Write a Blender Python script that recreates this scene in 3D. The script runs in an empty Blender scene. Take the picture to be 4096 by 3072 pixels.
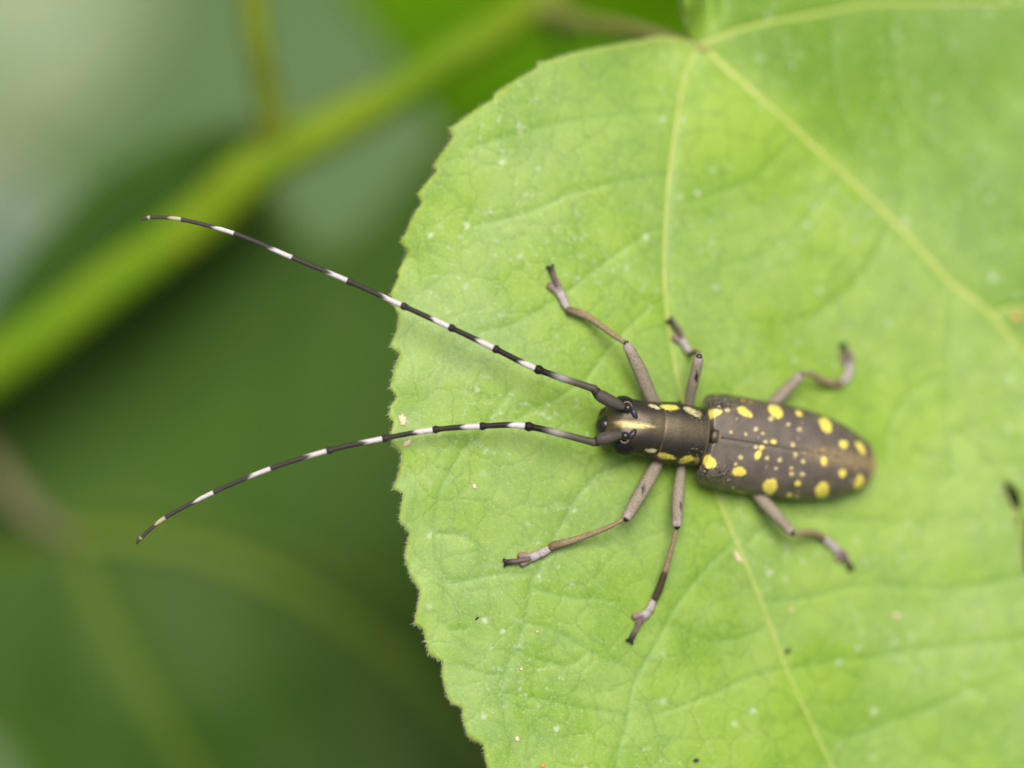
import bpy, math, random
import numpy as np
from mathutils import Vector, Matrix
from mathutils.geometry import delaunay_2d_cdt

random.seed(7)
RNG = np.random.default_rng(7)
SC = bpy.context.scene
COL = SC.collection
MM = 0.001

# ------------------------------------------------------------------ camera
# Working frame: millimetres on the leaf the beetle stands on, x right, y up, z out of the leaf.
# The photographer bends over the plant and looks down at it at 55 degrees.
PITCH = math.radians(55)
DIST = 395.0                                   # lens to leaf, mm
LENS, SENSOR = 100.0, 22.3
K = 4096 * LENS / SENSOR / DIST                # photo pixels per mm at the leaf
right = Vector((1, 0, 0))
up = Vector((0, math.sin(PITCH), math.cos(PITCH)))
back = Vector((0, -math.cos(PITCH), math.sin(PITCH)))
FRAME = Matrix((right, up, back)).transposed().to_4x4()
FRAME.translation = Vector((0, 0, 0.8))
ROT = FRAME.to_3x3()

cam = bpy.data.cameras.new('camera')
cam.lens, cam.sensor_width, cam.sensor_fit = LENS, SENSOR, 'HORIZONTAL'
cam.clip_start, cam.clip_end = 0.02, 400.0
cam.dof.use_dof = True
FOCUS_Z = 2.3
cam.dof.focus_distance = (DIST - FOCUS_Z) * MM
cam.dof.aperture_fstop = 3.1
cam.dof.aperture_blades = 0
cam_o = bpy.data.objects.new('camera', cam)
COL.objects.link(cam_o)
cam_o.matrix_world = FRAME @ Matrix.Translation((0, 0, DIST * MM))
SC.camera = cam_o

# ------------------------------------------------------------------ light: bright overcast
L = (ROT @ Vector((0.10, 0.42, 0.90))).normalized()
world = bpy.data.worlds.new('World')
SC.world = world
world.use_nodes = True
wn = world.node_tree
sky = wn.nodes.new('ShaderNodeTexSky')
sky.sky_type = 'NISHITA'
sky.sun_disc = False
sky.sun_elevation = math.asin(L.z)
sky.sun_rotation = math.atan2(L.x, L.y)
sky.air_density, sky.dust_density, sky.ozone_density = 1.0, 6.0, 1.0
wn.nodes['Background'].inputs['Strength'].default_value = 0.05
wn.links.new(sky.outputs[0], wn.nodes['Background'].inputs['Color'])
sun = bpy.data.lights.new('sun', 'SUN')
sun.energy, sun.angle, sun.color = 1.6, math.radians(33), (1.0, 0.965, 0.90)
sun_o = bpy.data.objects.new('sun', sun)
COL.objects.link(sun_o)
sun_o.rotation_euler = L.to_track_quat('Z', 'Y').to_euler()
sun_o.location = (0, 0, 3)

SC.view_settings.view_transform = 'Standard'
SC.view_settings.look = 'None'
SC.view_settings.gamma = 1.0
SC.view_settings.use_curve_mapping = False
SC.view_settings.exposure = 1.4
SC.cycles.use_denoising = True
SC.cycles.max_bounces = 4
SC.cycles.diffuse_bounces = 3
SC.cycles.glossy_bounces = 2

# ------------------------------------------------------------------ helpers
def sstep(a, b, x):
    t = np.clip((np.asarray(x, float) - a) / (b - a), 0, 1)
    return t * t * (3 - 2 * t)

def ray(u, v, z):
    f = (DIST - z) / DIST / K
    return (np.asarray(u, float) - 2048) * f, (1536 - np.asarray(v, float)) * f

def on(u, v, h=0.0, zf=None):
    """photo pixel -> point h mm above a leaf surface zf(x, y)"""
    zf = zf or leaf_base
    z = 0.0
    for _ in range(12):
        x, y = ray(u, v, z)
        z = zf(x, y) + h
    return np.array([x, y, z], float) if np.ndim(x) == 0 else np.stack([x, y, z], -1)

def to_px(P):
    s = DIST / (DIST - P[:, 2]) * K
    return 2048 + P[:, 0] * s, 1536 - P[:, 1] * s

_xs = np.linspace(-120, 120, 2401)
_g = np.cumsum(0.07 + 0.27 * sstep(-14, 20, _xs) - 0.22 * sstep(26, 42, _xs)) * 0.1
_g -= _g[1200]
def leaf_base(x, y):
    """large bend of the leaf: flat by its left margin, falling away to the right and to the stalk"""
    return -np.interp(x, np.linspace(-120, 120, 2401), _g) - 0.085 * np.asarray(y) - 0.0008 * np.clip(np.asarray(y), 0, None) ** 2

def catmull(pts, n):
    """smooth curve through rows of pts, n samples a span; any number of columns"""
    p = np.asarray(pts, float)
    p = np.vstack([2 * p[0] - p[1], p, 2 * p[-1] - p[-2]])
    out = []
    t = np.linspace(0, 1, n, endpoint=False)[:, None]
    for i in range(1, len(p) - 2):
        a, b, c, d = p[i - 1], p[i], p[i + 1], p[i + 2]
        out.append(0.5 * (2 * b + (c - a) * t + (2 * a - 5 * b + 4 * c - d) * t ** 2 + (3 * b - a - 3 * c + d) * t ** 3))
    out.append(p[-2][None])
    return np.vstack(out)

def waves(x, y, scale, seed, n=14):
    """soft random relief, roughly -1..1, features about `scale` mm"""
    r = np.random.default_rng(seed)
    o = np.zeros(np.shape(x))
    for _ in range(n):
        a, k = r.uniform(0, math.tau), math.tau / scale * r.uniform(0.45, 1.3)
        o += np.sin((x * math.cos(a) + y * math.sin(a)) * k + r.uniform(0, math.tau))
    return o / math.sqrt(n) * 0.8

def vnoise(x, y, scale, seed, octaves=4, rough=0.55):
    """fractal value noise, about 0..1"""
    o, amp, tot = 0.0, 1.0, 0.0
    for k in range(octaves):
        r = np.random.default_rng(seed * 31 + k)
        g_ = r.random((256, 256))
        ca, sa = math.cos(0.6 + 1.1 * k), math.sin(0.6 + 1.1 * k)
        u, v = (x * ca - y * sa) / scale * 2 ** k + 77.3 * (k + 1), (x * sa + y * ca) / scale * 2 ** k + 31.7 * (k + 1)
        i, j = np.floor(u).astype(int), np.floor(v).astype(int)
        a, b = u - i, v - j
        a, b = a * a * (3 - 2 * a), b * b * (3 - 2 * b)
        q = lambda m, n: g_[(i + m) % 256, (j + n) % 256]
        o = o + amp * ((q(0, 0) * (1 - a) + q(1, 0) * a) * (1 - b) + (q(0, 1) * (1 - a) + q(1, 1) * a) * b)
        tot += amp; amp *= rough
    return np.clip((o / tot - 0.5) * 1.5 + 0.5, 0, 1)

def mesh_obj(name, verts, faces, mat, parent=None, base=(0, 0, 0), attrs=None, smooth=True):
    """one mesh object; verts in mm in the working frame, stored in metres relative to the thing's base"""
    me = bpy.data.meshes.new(name)
    v = (np.asarray(verts, float) - np.asarray(base, float)) * MM
    me.from_pydata(v.tolist(), [], [list(map(int, f)) for f in faces])
    for k, val in (attrs or {}).items():
        val = np.asarray(val, np.float32)
        if val.ndim == 1:
            me.attributes.new(k, 'FLOAT', 'POINT').data.foreach_set('value', val)
        else:
            if val.shape[1] == 3:
                val = np.hstack([val, np.ones((len(val), 1), np.float32)])
            me.attributes.new(k, 'FLOAT_COLOR', 'POINT').data.foreach_set('color', val.ravel())
    if smooth:
        me.polygons.foreach_set('use_smooth', [True] * len(me.polygons))
    me.materials.append(mat)
    me.update()
    o = bpy.data.objects.new(name, me)
    COL.objects.link(o)
    if parent is not None:
        o.parent = parent
    else:
        o.matrix_world = FRAME @ Matrix.Translation(Vector(base) * MM)
    return o

def tag(o, label, cat, group=None):
    o['label'], o['category'] = label, cat
    if group:
        o['group'] = group
    return o

def thing(name, base, label, cat, group=None):
    o = bpy.data.objects.new(name, None)
    o.empty_display_size = 0.002
    COL.objects.link(o)
    o.matrix_world = FRAME @ Matrix.Translation(Vector(base) * MM)
    return tag(o, label, cat, group)

def joint(name, parent):
    o = bpy.data.objects.new(name, None)
    o.empty_display_size = 0.001
    COL.objects.link(o)
    o.parent = parent
    return o

def tube(path, rad, sides=14, n=6, flat=1.0, upv=(0, 0, 1), colf=None, smooth_path=True, caps=True):
    """tapered tube along path (rows of xyz) with radii; returns verts, faces, t per vertex"""
    d = np.hstack([np.asarray(path, float), np.asarray(rad, float)[:, None]])
    if smooth_path:
        d = catmull(d, n)
    P, R = d[:, :3], np.maximum(d[:, 3], 1e-3)
    if caps:       # rounded ends
        def cap(p, dirv, r):
            ks = np.array([1.0, 0.75, 0.4])
            off = np.sqrt(np.clip(1 - (1 - ks * 0) * 0, 0, 1))
            ang = np.array([1.45, 1.0, 0.5])
            return [p + dirv * r * math.sin(a) * 0.8 for a in ang], [r * math.cos(a) for a in ang]
        d0 = P[0] - P[1]; d0 /= np.linalg.norm(d0) + 1e-9
        d1 = P[-1] - P[-2]; d1 /= np.linalg.norm(d1) + 1e-9
        a, ra = cap(P[0], d0, R[0]); b, rb = cap(P[-1], d1, R[-1])
        P = np.vstack([a, P, b[::-1]]); R = np.concatenate([ra, R, rb[::-1]])
    T = np.gradient(P, axis=0)
    T /= np.linalg.norm(T, axis=1)[:, None] + 1e-9
    upv = np.asarray(upv, float)
    A = np.cross(T, upv); A /= np.linalg.norm(A, axis=1)[:, None] + 1e-9
    B = np.cross(A, T)
    th = np.linspace(0, math.tau, sides, endpoint=False)
    V = (P[:, None, :] + R[:, None, None] * (np.cos(th)[None, :, None] * A[:, None, :] + flat * np.sin(th)[None, :, None] * B[:, None, :]))
    m = len(P)
    F = []
    for i in range(m - 1):
        for j in range(sides):
            k = (j + 1) % sides
            F.append((i * sides + j, i * sides + k, (i + 1) * sides + k, (i + 1) * sides + j))
    F.append(tuple(range(sides - 1, -1, -1)))
    F.append(tuple((m - 1) * sides + j for j in range(sides)))
    seg = np.concatenate([[0], np.cumsum(np.linalg.norm(np.diff(P, axis=0), axis=1))])
    t = np.repeat(seg / seg[-1], sides)
    return V.reshape(-1, 3), F, t, np.tile(th, m)

def ellipsoid(c, ax, rad, nu=24, nv=14):
    """c centre, ax 3x3 rows of axes, rad three radii"""
    V, F = [], []
    for i in range(1, nv):
        p = math.pi * i / nv
        for j in range(nu):
            q = math.tau * j / nu
            V.append((math.sin(p) * math.cos(q), math.sin(p) * math.sin(q), math.cos(p)))
    V += [(0, 0, 1), (0, 0, -1)]
    for i in range(nv - 2):
        for j in range(nu):
            k = (j + 1) % nu
            F.append((i * nu + j, (i + 1) * nu + j, (i + 1) * nu + k, i * nu + k))
    t0, b0 = len(V) - 2, len(V) - 1
    for j in range(nu):
        k = (j + 1) % nu
        F.append((t0, j, k)); F.append((b0, (nv - 2) * nu + k, (nv - 2) * nu + j))
    V = np.array(V) * np.array(rad)
    return V @ np.asarray(ax) + np.asarray(c), F

def mixc(a, b, t):
    a, b = np.asarray(a, float), np.asarray(b, float)
    t = np.asarray(t, float)[..., None]
    return a * (1 - t) + b * t

# ------------------------------------------------------------------ materials
class NT:
    def __init__(s, name):
        s.m = bpy.data.materials.new(name)
        s.m.use_nodes = True
        s.t = s.m.node_tree
        s.bsdf = s.t.nodes['Principled BSDF']
        s.out = s.t.nodes['Material Output']
        tc = s.new('ShaderNodeTexCoord')
        mp = s.new('ShaderNodeMapping')
        mp.inputs['Scale'].default_value = (1000, 1000, 1000)     # metres -> mm
        s.link(tc.outputs['Object'], mp.inputs['Vector'])
        s.co = mp.outputs['Vector']
    def new(s, k):
        return s.t.nodes.new(k)
    def link(s, a, b):
        s.t.links.new(a, b)
    def attr(s, name):
        n = s.new('ShaderNodeAttribute'); n.attribute_name = name
        return n
    def put(s, sock, v):
        if hasattr(v, 'is_output'):
            s.link(v, sock)
        elif isinstance(v, tuple) and len(v) == 3:
            sock.default_value = (*v, 1.0)
        else:
            sock.default_value = v
    def noise(s, scale, detail=4, rough=0.55, stretch=None):
        n = s.new('ShaderNodeTexNoise')
        n.inputs['Scale'].default_value = 1.0
        n.inputs['Detail'].default_value = detail
        n.inputs['Roughness'].default_value = rough
        mp = s.new('ShaderNodeMapping')
        sx = stretch or (1, 1, 1)
        mp.inputs['Scale'].default_value = tuple(k / scale for k in sx)
        s.link(s.co, mp.inputs['Vector']); s.link(mp.outputs[0], n.inputs['Vector'])
        return n.outputs['Fac']
    def voro(s, scale, feature='F1', rand=1.0, out='Distance', jitter=None):
        n = s.new('ShaderNodeTexVoronoi'); n.feature = feature
        n.inputs['Scale'].default_value = 1.0 / scale
        n.inputs['Randomness'].default_value = rand
        if jitter is None:
            s.link(s.co, n.inputs['Vector'])
        else:
            s.link(jitter, n.inputs['Vector'])
        return n.outputs[out]
    def warp(s, scale, amount):
        n = s.new('ShaderNodeTexNoise'); n.inputs['Scale'].default_value = 1.0 / scale
        n.inputs['Detail'].default_value = 2
        s.link(s.co, n.inputs['Vector'])
        a = s.new('ShaderNodeVectorMath'); a.operation = 'SUBTRACT'
        s.link(n.outputs['Color'], a.inputs[0]); a.inputs[1].default_value = (.5, .5, .5)
        b = s.new('ShaderNodeVectorMath'); b.operation = 'MULTIPLY_ADD'
        s.link(a.outputs[0], b.inputs[0]); b.inputs[1].default_value = (amount,) * 3
        s.link(s.co, b.inputs[2])
        return b.outputs[0]
    def ramp(s, fac, lo, hi, a=0.0, b=1.0):
        n = s.new('ShaderNodeMapRange'); n.interpolation_type = 'SMOOTHSTEP'
        s.link(fac, n.inputs['Value'])
        for i, v in zip((1, 2, 3, 4), (lo, hi, a, b)):
            n.inputs[i].default_value = v
        return n.outputs[0]
    def math(s, op, a, b=0.0):
        n = s.new('ShaderNodeMath'); n.operation = op
        s.put(n.inputs[0], a); s.put(n.inputs[1], b)
        return n.outputs[0]
    def mix(s, fac, a, b, mode='MIX'):
        n = s.new('ShaderNodeMix'); n.data_type = 'RGBA'; n.blend_type = mode
        s.put(n.inputs[0], fac); s.put(n.inputs[6], a); s.put(n.inputs[7], b)
        return n.outputs[2]
    def bump(s, height, dist, strength=1.0, prev=None):
        n = s.new('ShaderNodeBump')
        n.inputs['Distance'].default_value = dist * MM
        n.inputs['Strength'].default_value = strength
        s.link(height, n.inputs['Height'])
        if prev is not None:
            s.link(prev, n.inputs['Normal'])
        return n.outputs[0]

def leaf_mat(name, dark, light, vein, dust=1.0, rough=0.42, spec=0.5, trans=0.25, detail=True, glow=None, blotch=None, big=22.0):
    n = NT(name)
    if detail:
        c = n.mix(n.attr('mottle_shading').outputs['Fac'], dark, light)
    else:
        c = n.mix(n.ramp(n.noise(big, 3), 0.35, 0.68), dark, light)
        c = n.mix(n.ramp(n.noise(6.0, 2, 0.6), 0.36, 0.70, 0.0, 0.6), c, light)
    if blotch:
        c = n.mix(n.ramp(n.noise(9.0, 2), 0.60, 0.76, 0.0, 0.65), c, blotch)
    nrm = None
    if detail:
        w = n.warp(3.0, 3.0)
        cells = n.voro(3.1, 'DISTANCE_TO_EDGE', jitter=w)
        c = n.mix(n.ramp(cells, 0.0, 0.055, 0.36, 0.0), c, tuple(k * 0.72 for k in dark))
        small = n.voro(0.62, 'DISTANCE_TO_EDGE', jitter=w)
        c = n.mix(n.ramp(small, 0.0, 0.16, 0.16, 0.0), c, tuple(min(1, k * 1.25) for k in light))
        pores = n.voro(0.42)
        c = n.mix(n.math('MULTIPLY', n.ramp(pores, 0.10, 0.2, 0.5, 0.0), n.attr('pore').outputs['Fac']), c, (0.05, 0.16, 0.05))
        nrm = n.bump(n.ramp(cells, 0.0, 0.16), 0.022, 0.7)
    c = n.mix(n.math('MULTIPLY', n.attr('minor').outputs['Fac'], 0.55), c, tuple(k * v for k, v in zip(dark, (0.55, 0.80, 0.6))))
    c = n.mix(n.math('MULTIPLY', n.attr('vein').outputs['Fac'], 0.75), c, vein)
    c = n.mix(n.math('MULTIPLY', n.attr('rim').outputs['Fac'], 0.75), c, tuple(k * v for k, v in zip(vein, (1.05, 1.0, 0.6))))
    if dust > 0:
        # fine dried droplets and wax: irregular pale flecks, some clumped
        w2 = n.warp(0.5, 0.55)
        sp = n.voro(1.55, jitter=w2)
        keep = n.voro(1.55, out='Color', jitter=w2)
        sx = n.new('ShaderNodeSeparateColor'); n.link(keep, sx.inputs[0])
        f = n.math('MULTIPLY', n.ramp(sp, 0.07, 0.30, 0.85, 0.0), n.ramp(sx.outputs[0], 0.86, 0.99))
        c = n.mix(n.math('MULTIPLY', f, dust * 0.75), c, (0.50, 0.58, 0.40))
        f2 = n.math('MULTIPLY', n.ramp(n.noise(0.8, 3, 0.75), 0.57, 0.70), n.attr('patch').outputs['Fac'])
        c = n.mix(n.math('MULTIPLY', f2, dust * 0.5), c, (0.44, 0.54, 0.36))
        grain = n.ramp(n.noise(0.22, 2, 0.7), 0.55, 0.72, 0.0, 0.50 * dust)
        c = n.mix(grain, c, (0.40, 0.50, 0.17))
        painted_sheen = n.attr('painted_sheen').outputs['Fac']
        c = n.mix(painted_sheen, c, (0.47, 0.55, 0.38))                      # sky sheen painted in as a pale veil, weaker towards the stalk
    b = n.bsdf
    n.link(c, b.inputs['Base Color'])
    b.inputs['Roughness'].default_value = rough
    b.inputs['Specular IOR Level'].default_value = spec
    if nrm is not None:
        n.link(nrm, b.inputs['Normal'])
    tr = n.new('ShaderNodeBsdfTranslucent')
    g = n.mix(1.0, c, glow or (0.95, 1.0, 0.45), 'MULTIPLY')
    n.link(g, tr.inputs['Color'])
    ms = n.new('ShaderNodeMixShader'); ms.inputs[0].default_value = trans
    n.link(b.outputs[0], ms.inputs[1]); n.link(tr.outputs[0], ms.inputs[2])
    n.link(ms.outputs[0], n.out.inputs['Surface'])
    return n.m

def plain(name, col, col2, scale, rough=0.5, spec=0.4, bump=0.0):
    n = NT(name)
    f = n.noise(scale, 5, 0.6)
    n.link(n.mix(n.ramp(f, 0.3, 0.7), col, col2), n.bsdf.inputs['Base Color'])
    n.bsdf.inputs['Roughness'].default_value = rough
    n.bsdf.inputs['Specular IOR Level'].default_value = spec
    if bump:
        n.link(n.bump(f, bump, 0.8), n.bsdf.inputs['Normal'])
    return n.m

def cuticle(name, rough=0.5, spec=0.5, grain=0.35, gscale=0.10, bump=0.02, sheen=0.0, stretch=None, rugose=False, tint=(1.0, 1.0, 1.0)):
    """insect cuticle with fine pubescence: colour from the painted 'Col' attribute, broken up by grain"""
    n = NT(name)
    a = n.attr('Col').outputs['Color']
    g = n.noise(gscale, 4, 0.7, stretch)
    c = n.mix(n.ramp(g, 0.32, 0.70, grain, 0.0), a, (0.012, 0.010, 0.009))
    g2 = n.noise(gscale * 0.55, 2, 0.6, stretch)
    c = n.mix(n.ramp(g2, 0.60, 0.78, 0.0, grain * 0.22), c, (0.34, 0.29, 0.23))
    nrm = n.bump(g, bump, 0.9)
    if rugose:
        r = n.attr('rug').outputs['Fac']
        vo = n.voro(0.30, 'SMOOTH_F1', jitter=n.warp(0.35, 0.22))
        hi = n.math('MULTIPLY', n.ramp(vo, 0.05, 0.5, 1.0, 0.0), r)
        nrm = n.bump(hi, 0.22, 1.0, nrm)
        c = n.mix(n.math('MULTIPLY', n.ramp(vo, 0.02, 0.38, 0.92, 0.0), r), c, (0.008, 0.007, 0.007))
        n.link(n.math('SUBTRACT', rough, n.math('MULTIPLY', r, 0.22)), n.bsdf.inputs['Roughness'])
    else:
        n.bsdf.inputs['Roughness'].default_value = rough
    n.link(c, n.bsdf.inputs['Base Color'])
    n.bsdf.inputs['Specular IOR Level'].default_value = spec
    n.bsdf.inputs['Sheen Weight'].default_value = sheen
    n.bsdf.inputs['Specular Tint'].default_value = (*tint, 1.0)
    n.bsdf.inputs['Sheen Roughness'].default_value = 0.5
    n.bsdf.inputs['Sheen Tint'].default_value = (0.9, 0.8, 0.6, 1)
    n.link(nrm, n.bsdf.inputs['Normal'])
    return n.m

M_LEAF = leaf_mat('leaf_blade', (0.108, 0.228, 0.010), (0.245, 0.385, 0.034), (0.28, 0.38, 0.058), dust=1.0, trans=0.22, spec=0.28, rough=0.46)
M_VEIN = plain('leaf_vein', (0.29, 0.37, 0.055), (0.38, 0.41, 0.11), 1.4, 0.5, 0.4, 0.05)
M_PETIOLE = plain('leaf_stalk', (0.15, 0.18, 0.03), (0.23, 0.22, 0.05), 5.0, 0.5, 0.4, 0.05)
M_STEM = plain('green_stem', (0.085, 0.172, 0.004), (0.140, 0.208, 0.008), 9.0, 0.55, 0.12, 0.06)
M_HAIR = plain('fine_hair', (0.70, 0.74, 0.50), (0.85, 0.85, 0.68), 1.0, 0.5, 0.3)
M_EDGE_DEAD = plain('dead_leaf_edge', (0.42, 0.36, 0.20), (0.52, 0.40, 0.24), 0.6, 0.7, 0.2)
M_GROUND = plain('ground', (0.048, 0.096, 0.030), (0.080, 0.122, 0.050), 180.0, 0.9, 0.1)
M_ELYTRA = cuticle('wing_case', 0.38, 0.66, 0.50, 0.12, 0.010, 0.0, (0.6, 1.6, 1), True, (1.0, 0.93, 0.85))
M_BODY = cuticle('dark_cuticle', 0.36, 0.50, 0.65, 0.14, 0.024, 0.0, (0.5, 1.6, 1), True, (1.0, 0.88, 0.66))
M_LEG = cuticle('leg_cuticle', 0.58, 0.15, 0.46, 0.17, 0.015, 0.0)
M_ANT = cuticle('antenna_cuticle', 0.45, 0.10, 0.42, 0.085, 0.010, 0.0)
M_EYE = plain('eye', (0.006, 0.006, 0.006), (0.011, 0.010, 0.011), 0.15, 0.25, 0.35)
M_EYE2 = plain('eye_upper_lobe', (0.026, 0.022, 0.026), (0.042, 0.035, 0.042), 0.12, 0.36, 0.35)
M_BLACK = plain('black_cuticle', (0.008, 0.007, 0.007), (0.018, 0.015, 0.015), 0.15, 0.30, 0.55, 0.01)
M_SETA = plain('dark_bristle', (0.03, 0.025, 0.02), (0.05, 0.04, 0.03), 0.3, 0.5, 0.3)
M_ORANGE = plain('orange_pad', (0.45, 0.16, 0.02), (0.55, 0.25, 0.04), 0.2, 0.6, 0.3)
M_FLAKE = plain('tan_flake', (0.52, 0.38, 0.24), (0.66, 0.52, 0.36), 0.25, 0.8, 0.2, 0.05)
M_RUST = plain('rust_fleck', (0.48, 0.20, 0.05), (0.58, 0.30, 0.10), 0.25, 0.8, 0.2, 0.05)
M_DARK = plain('dark_grain', (0.012, 0.014, 0.010), (0.03, 0.03, 0.022), 0.2, 0.6, 0.3, 0.04)

# ------------------------------------------------------------------ ground far below the plant
g = 90.0
gm = bpy.data.meshes.new('ground')
N = 40
gv = [((i / N - .5) * 2 * g, (j / N - .5) * 2 * g + 1.0, 0.012 * math.sin(i * 1.7) * math.cos(j * 2.3)) for j in range(N + 1) for i in range(N + 1)]
gm.from_pydata(gv, [], [(j * (N + 1) + i, j * (N + 1) + i + 1, (j + 1) * (N + 1) + i + 1, (j + 1) * (N + 1) + i) for j in range(N) for i in range(N)])
gm.materials.append(M_GROUND)
go = bpy.data.objects.new('ground', gm)
COL.objects.link(go)
go['kind'] = 'structure'
go['label'] = 'pale weedy ground far below the plant, out of focus'

# ------------------------------------------------------------------ leaves
def inside(px, py, poly):
    r = np.zeros(px.shape, bool)
    n = len(poly)
    for i in range(n):
        x0, y0 = poly[i]; x1, y1 = poly[(i + 1) % n]
        c = ((y0 > py) != (y1 > py))
        if y1 != y0:
            r ^= c & (px < (x1 - x0) * (py - y0) / (y1 - y0) + x0)
    return r

def seg_dist(P, pts, w=None):
    """least distance of points P to polyline pts; w: half widths along it, distance given in half widths"""
    best = np.full(len(P), 1e9)
    rel = np.full(len(P), 1e9)
    for i in range(len(pts) - 1):
        a, b = pts[i], pts[i + 1]
        d = b - a
        t = np.clip(((P - a) @ d) / (d @ d + 1e-12), 0, 1)
        q = np.hypot(*(P - a - t[:, None] * d).T)
        if w is not None:
            rel = np.minimum(rel, q / (w[i] * (1 - t) + w[i + 1] * t))
        best = np.minimum(best, q)
    return best, rel

def resample(poly, step):
    poly = np.asarray(poly, float)
    out = []
    n = len(poly)
    for i in range(n):
        a, b = poly[i], poly[(i + 1) % n]
        k = max(1, int(np.hypot(*(b - a)) / step))
        out += [a + (b - a) * j / k for j in range(k)]
    return np.array(out)

def make_leaf(name, label, outline_px, zbase, relief, veins, mat, step, group=None, frame_fine=None, holes=(), thick=0.22,
              rough_edge=0.0, groove=0.09):
    """outline_px: photo pixels of the margin; veins: list of (pixels, half width px, major?)"""
    o2 = np.array([on(u, v, 0, zbase)[:2] for u, v in outline_px])
    poly = resample(o2, step * 0.9)
    if rough_edge:
        poly += RNG.normal(0, rough_edge, poly.shape)
    hp = []
    for h in holes:
        h2 = np.array([on(u, v, 0, zbase)[:2] for u, v in h])
        q = resample(catmull(np.vstack([h2, h2[:1]]), 6)[:-1], step)
        hp.append(q)
    lo, hi = poly.min(0), poly.max(0)
    def grid(l, h, s):
        xs, ys = np.meshgrid(np.arange(l[0], h[0], s), np.arange(l[1], h[1], s * 0.87))
        xs[1::2] += s / 2
        p = np.stack([xs.ravel(), ys.ravel()], 1)
        return p + RNG.uniform(-.18 * s, .18 * s, p.shape)
    if frame_fine:
        fl, fh = np.array(frame_fine[:2]), np.array(frame_fine[2:])
        fine = grid(np.maximum(lo, fl), np.minimum(hi, fh), step)
        coarse = grid(lo, hi, step * 6)
        m = ((coarse > fl - step * 3) & (coarse < fh + step * 3)).all(1)
        pts = np.vstack([fine, coarse[~m]])
    else:
        pts = grid(lo, hi, step)
    pts = pts[inside(pts[:, 0], pts[:, 1], poly)]
    for q in hp:
        pts = pts[~inside(pts[:, 0], pts[:, 1], q)]
    # keep clear of the margins
    keep = np.ones(len(pts), bool)
    for q in [poly] + hp:
        cell = {}
        s = step * 0.62
        for x, y in q:
            cell.setdefault((int(x // s), int(y // s)), 1)
        ix, iy = (pts[:, 0] // s).astype(int), (pts[:, 1] // s).astype(int)
        occ = np.zeros(len(pts), bool)
        keys = set(cell)
        for dx in (-1, 0, 1):
            for dy in (-1, 0, 1):
                occ |= np.fromiter(((a + dx, b + dy) in keys for a, b in zip(ix, iy)), bool, len(pts))
        keep &= ~occ
    pts = pts[keep]
    loops = [poly] + hp
    allp = np.vstack(loops + [pts])
    edges, k = [], 0
    for q in loops:
        n = len(q)
        edges += [(k + i, k + (i + 1) % n) for i in range(n)]
        k += n
    r = delaunay_2d_cdt([Vector(p) for p in allp], edges, [], 0, 1e-7)
    P = np.array([(p.x, p.y) for p in r[0]])
    Fc = np.array(r[2])
    cen = P[Fc].mean(1)
    ok = inside(cen[:, 0], cen[:, 1], poly)
    for q in hp:
        ok &= ~inside(cen[:, 0], cen[:, 1], q)
    Fc = Fc[ok]
    x, y = P[:, 0], P[:, 1]
    z = zbase(x, y)
    major = np.zeros(len(P)); minor = np.zeros(len(P)); sink = np.zeros(len(P))
    dv = np.full(len(P), 1e9)
    curves = []
    for px, hw, maj in veins:
        p2 = np.array([on(u, v, 0, zbase)[:2] for u, v in px])
        w0, w1 = (hw if isinstance(hw, tuple) else (hw, hw * 0.55))
        cv = catmull(p2, 8)
        wv = np.linspace(w0, w1, len(cv)) / K
        if not maj:
            cv = cv + np.stack([waves(cv[:, 0], cv[:, 1], 3.0, 5), waves(cv[:, 0], cv[:, 1], 3.0, 6)], 1) * 0.05
        curves.append((cv, wv, maj))
        d, rel = seg_dist(P, cv, wv)
        f = np.exp(-rel ** 2 * 0.9)
        wid = np.exp(-(d / (wv.mean() * 3.2)) ** 2)
        if maj:
            major = np.maximum(major, f)
            sink = np.maximum(sink, wid * 1.25)
            dv = np.minimum(dv, d)
        else:
            minor = np.maximum(minor, f)
            sink = np.maximum(sink, wid * 0.75)
            dv = np.minimum(dv, d + 0.8)
    z = z + relief(x, y) - groove * sink + 0.13 * (1 - np.exp(-dv / 2.2))
    de, _ = seg_dist(P, np.vstack([o2, o2[:1]]))
    rim = np.exp(-(de / 0.28) ** 2)
    V = np.stack([x, y, z], 1)
    return V, Fc, dict(vein=major, minor=minor, rim=rim, painted_sheen=np.zeros(len(V))), poly, curves

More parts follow.
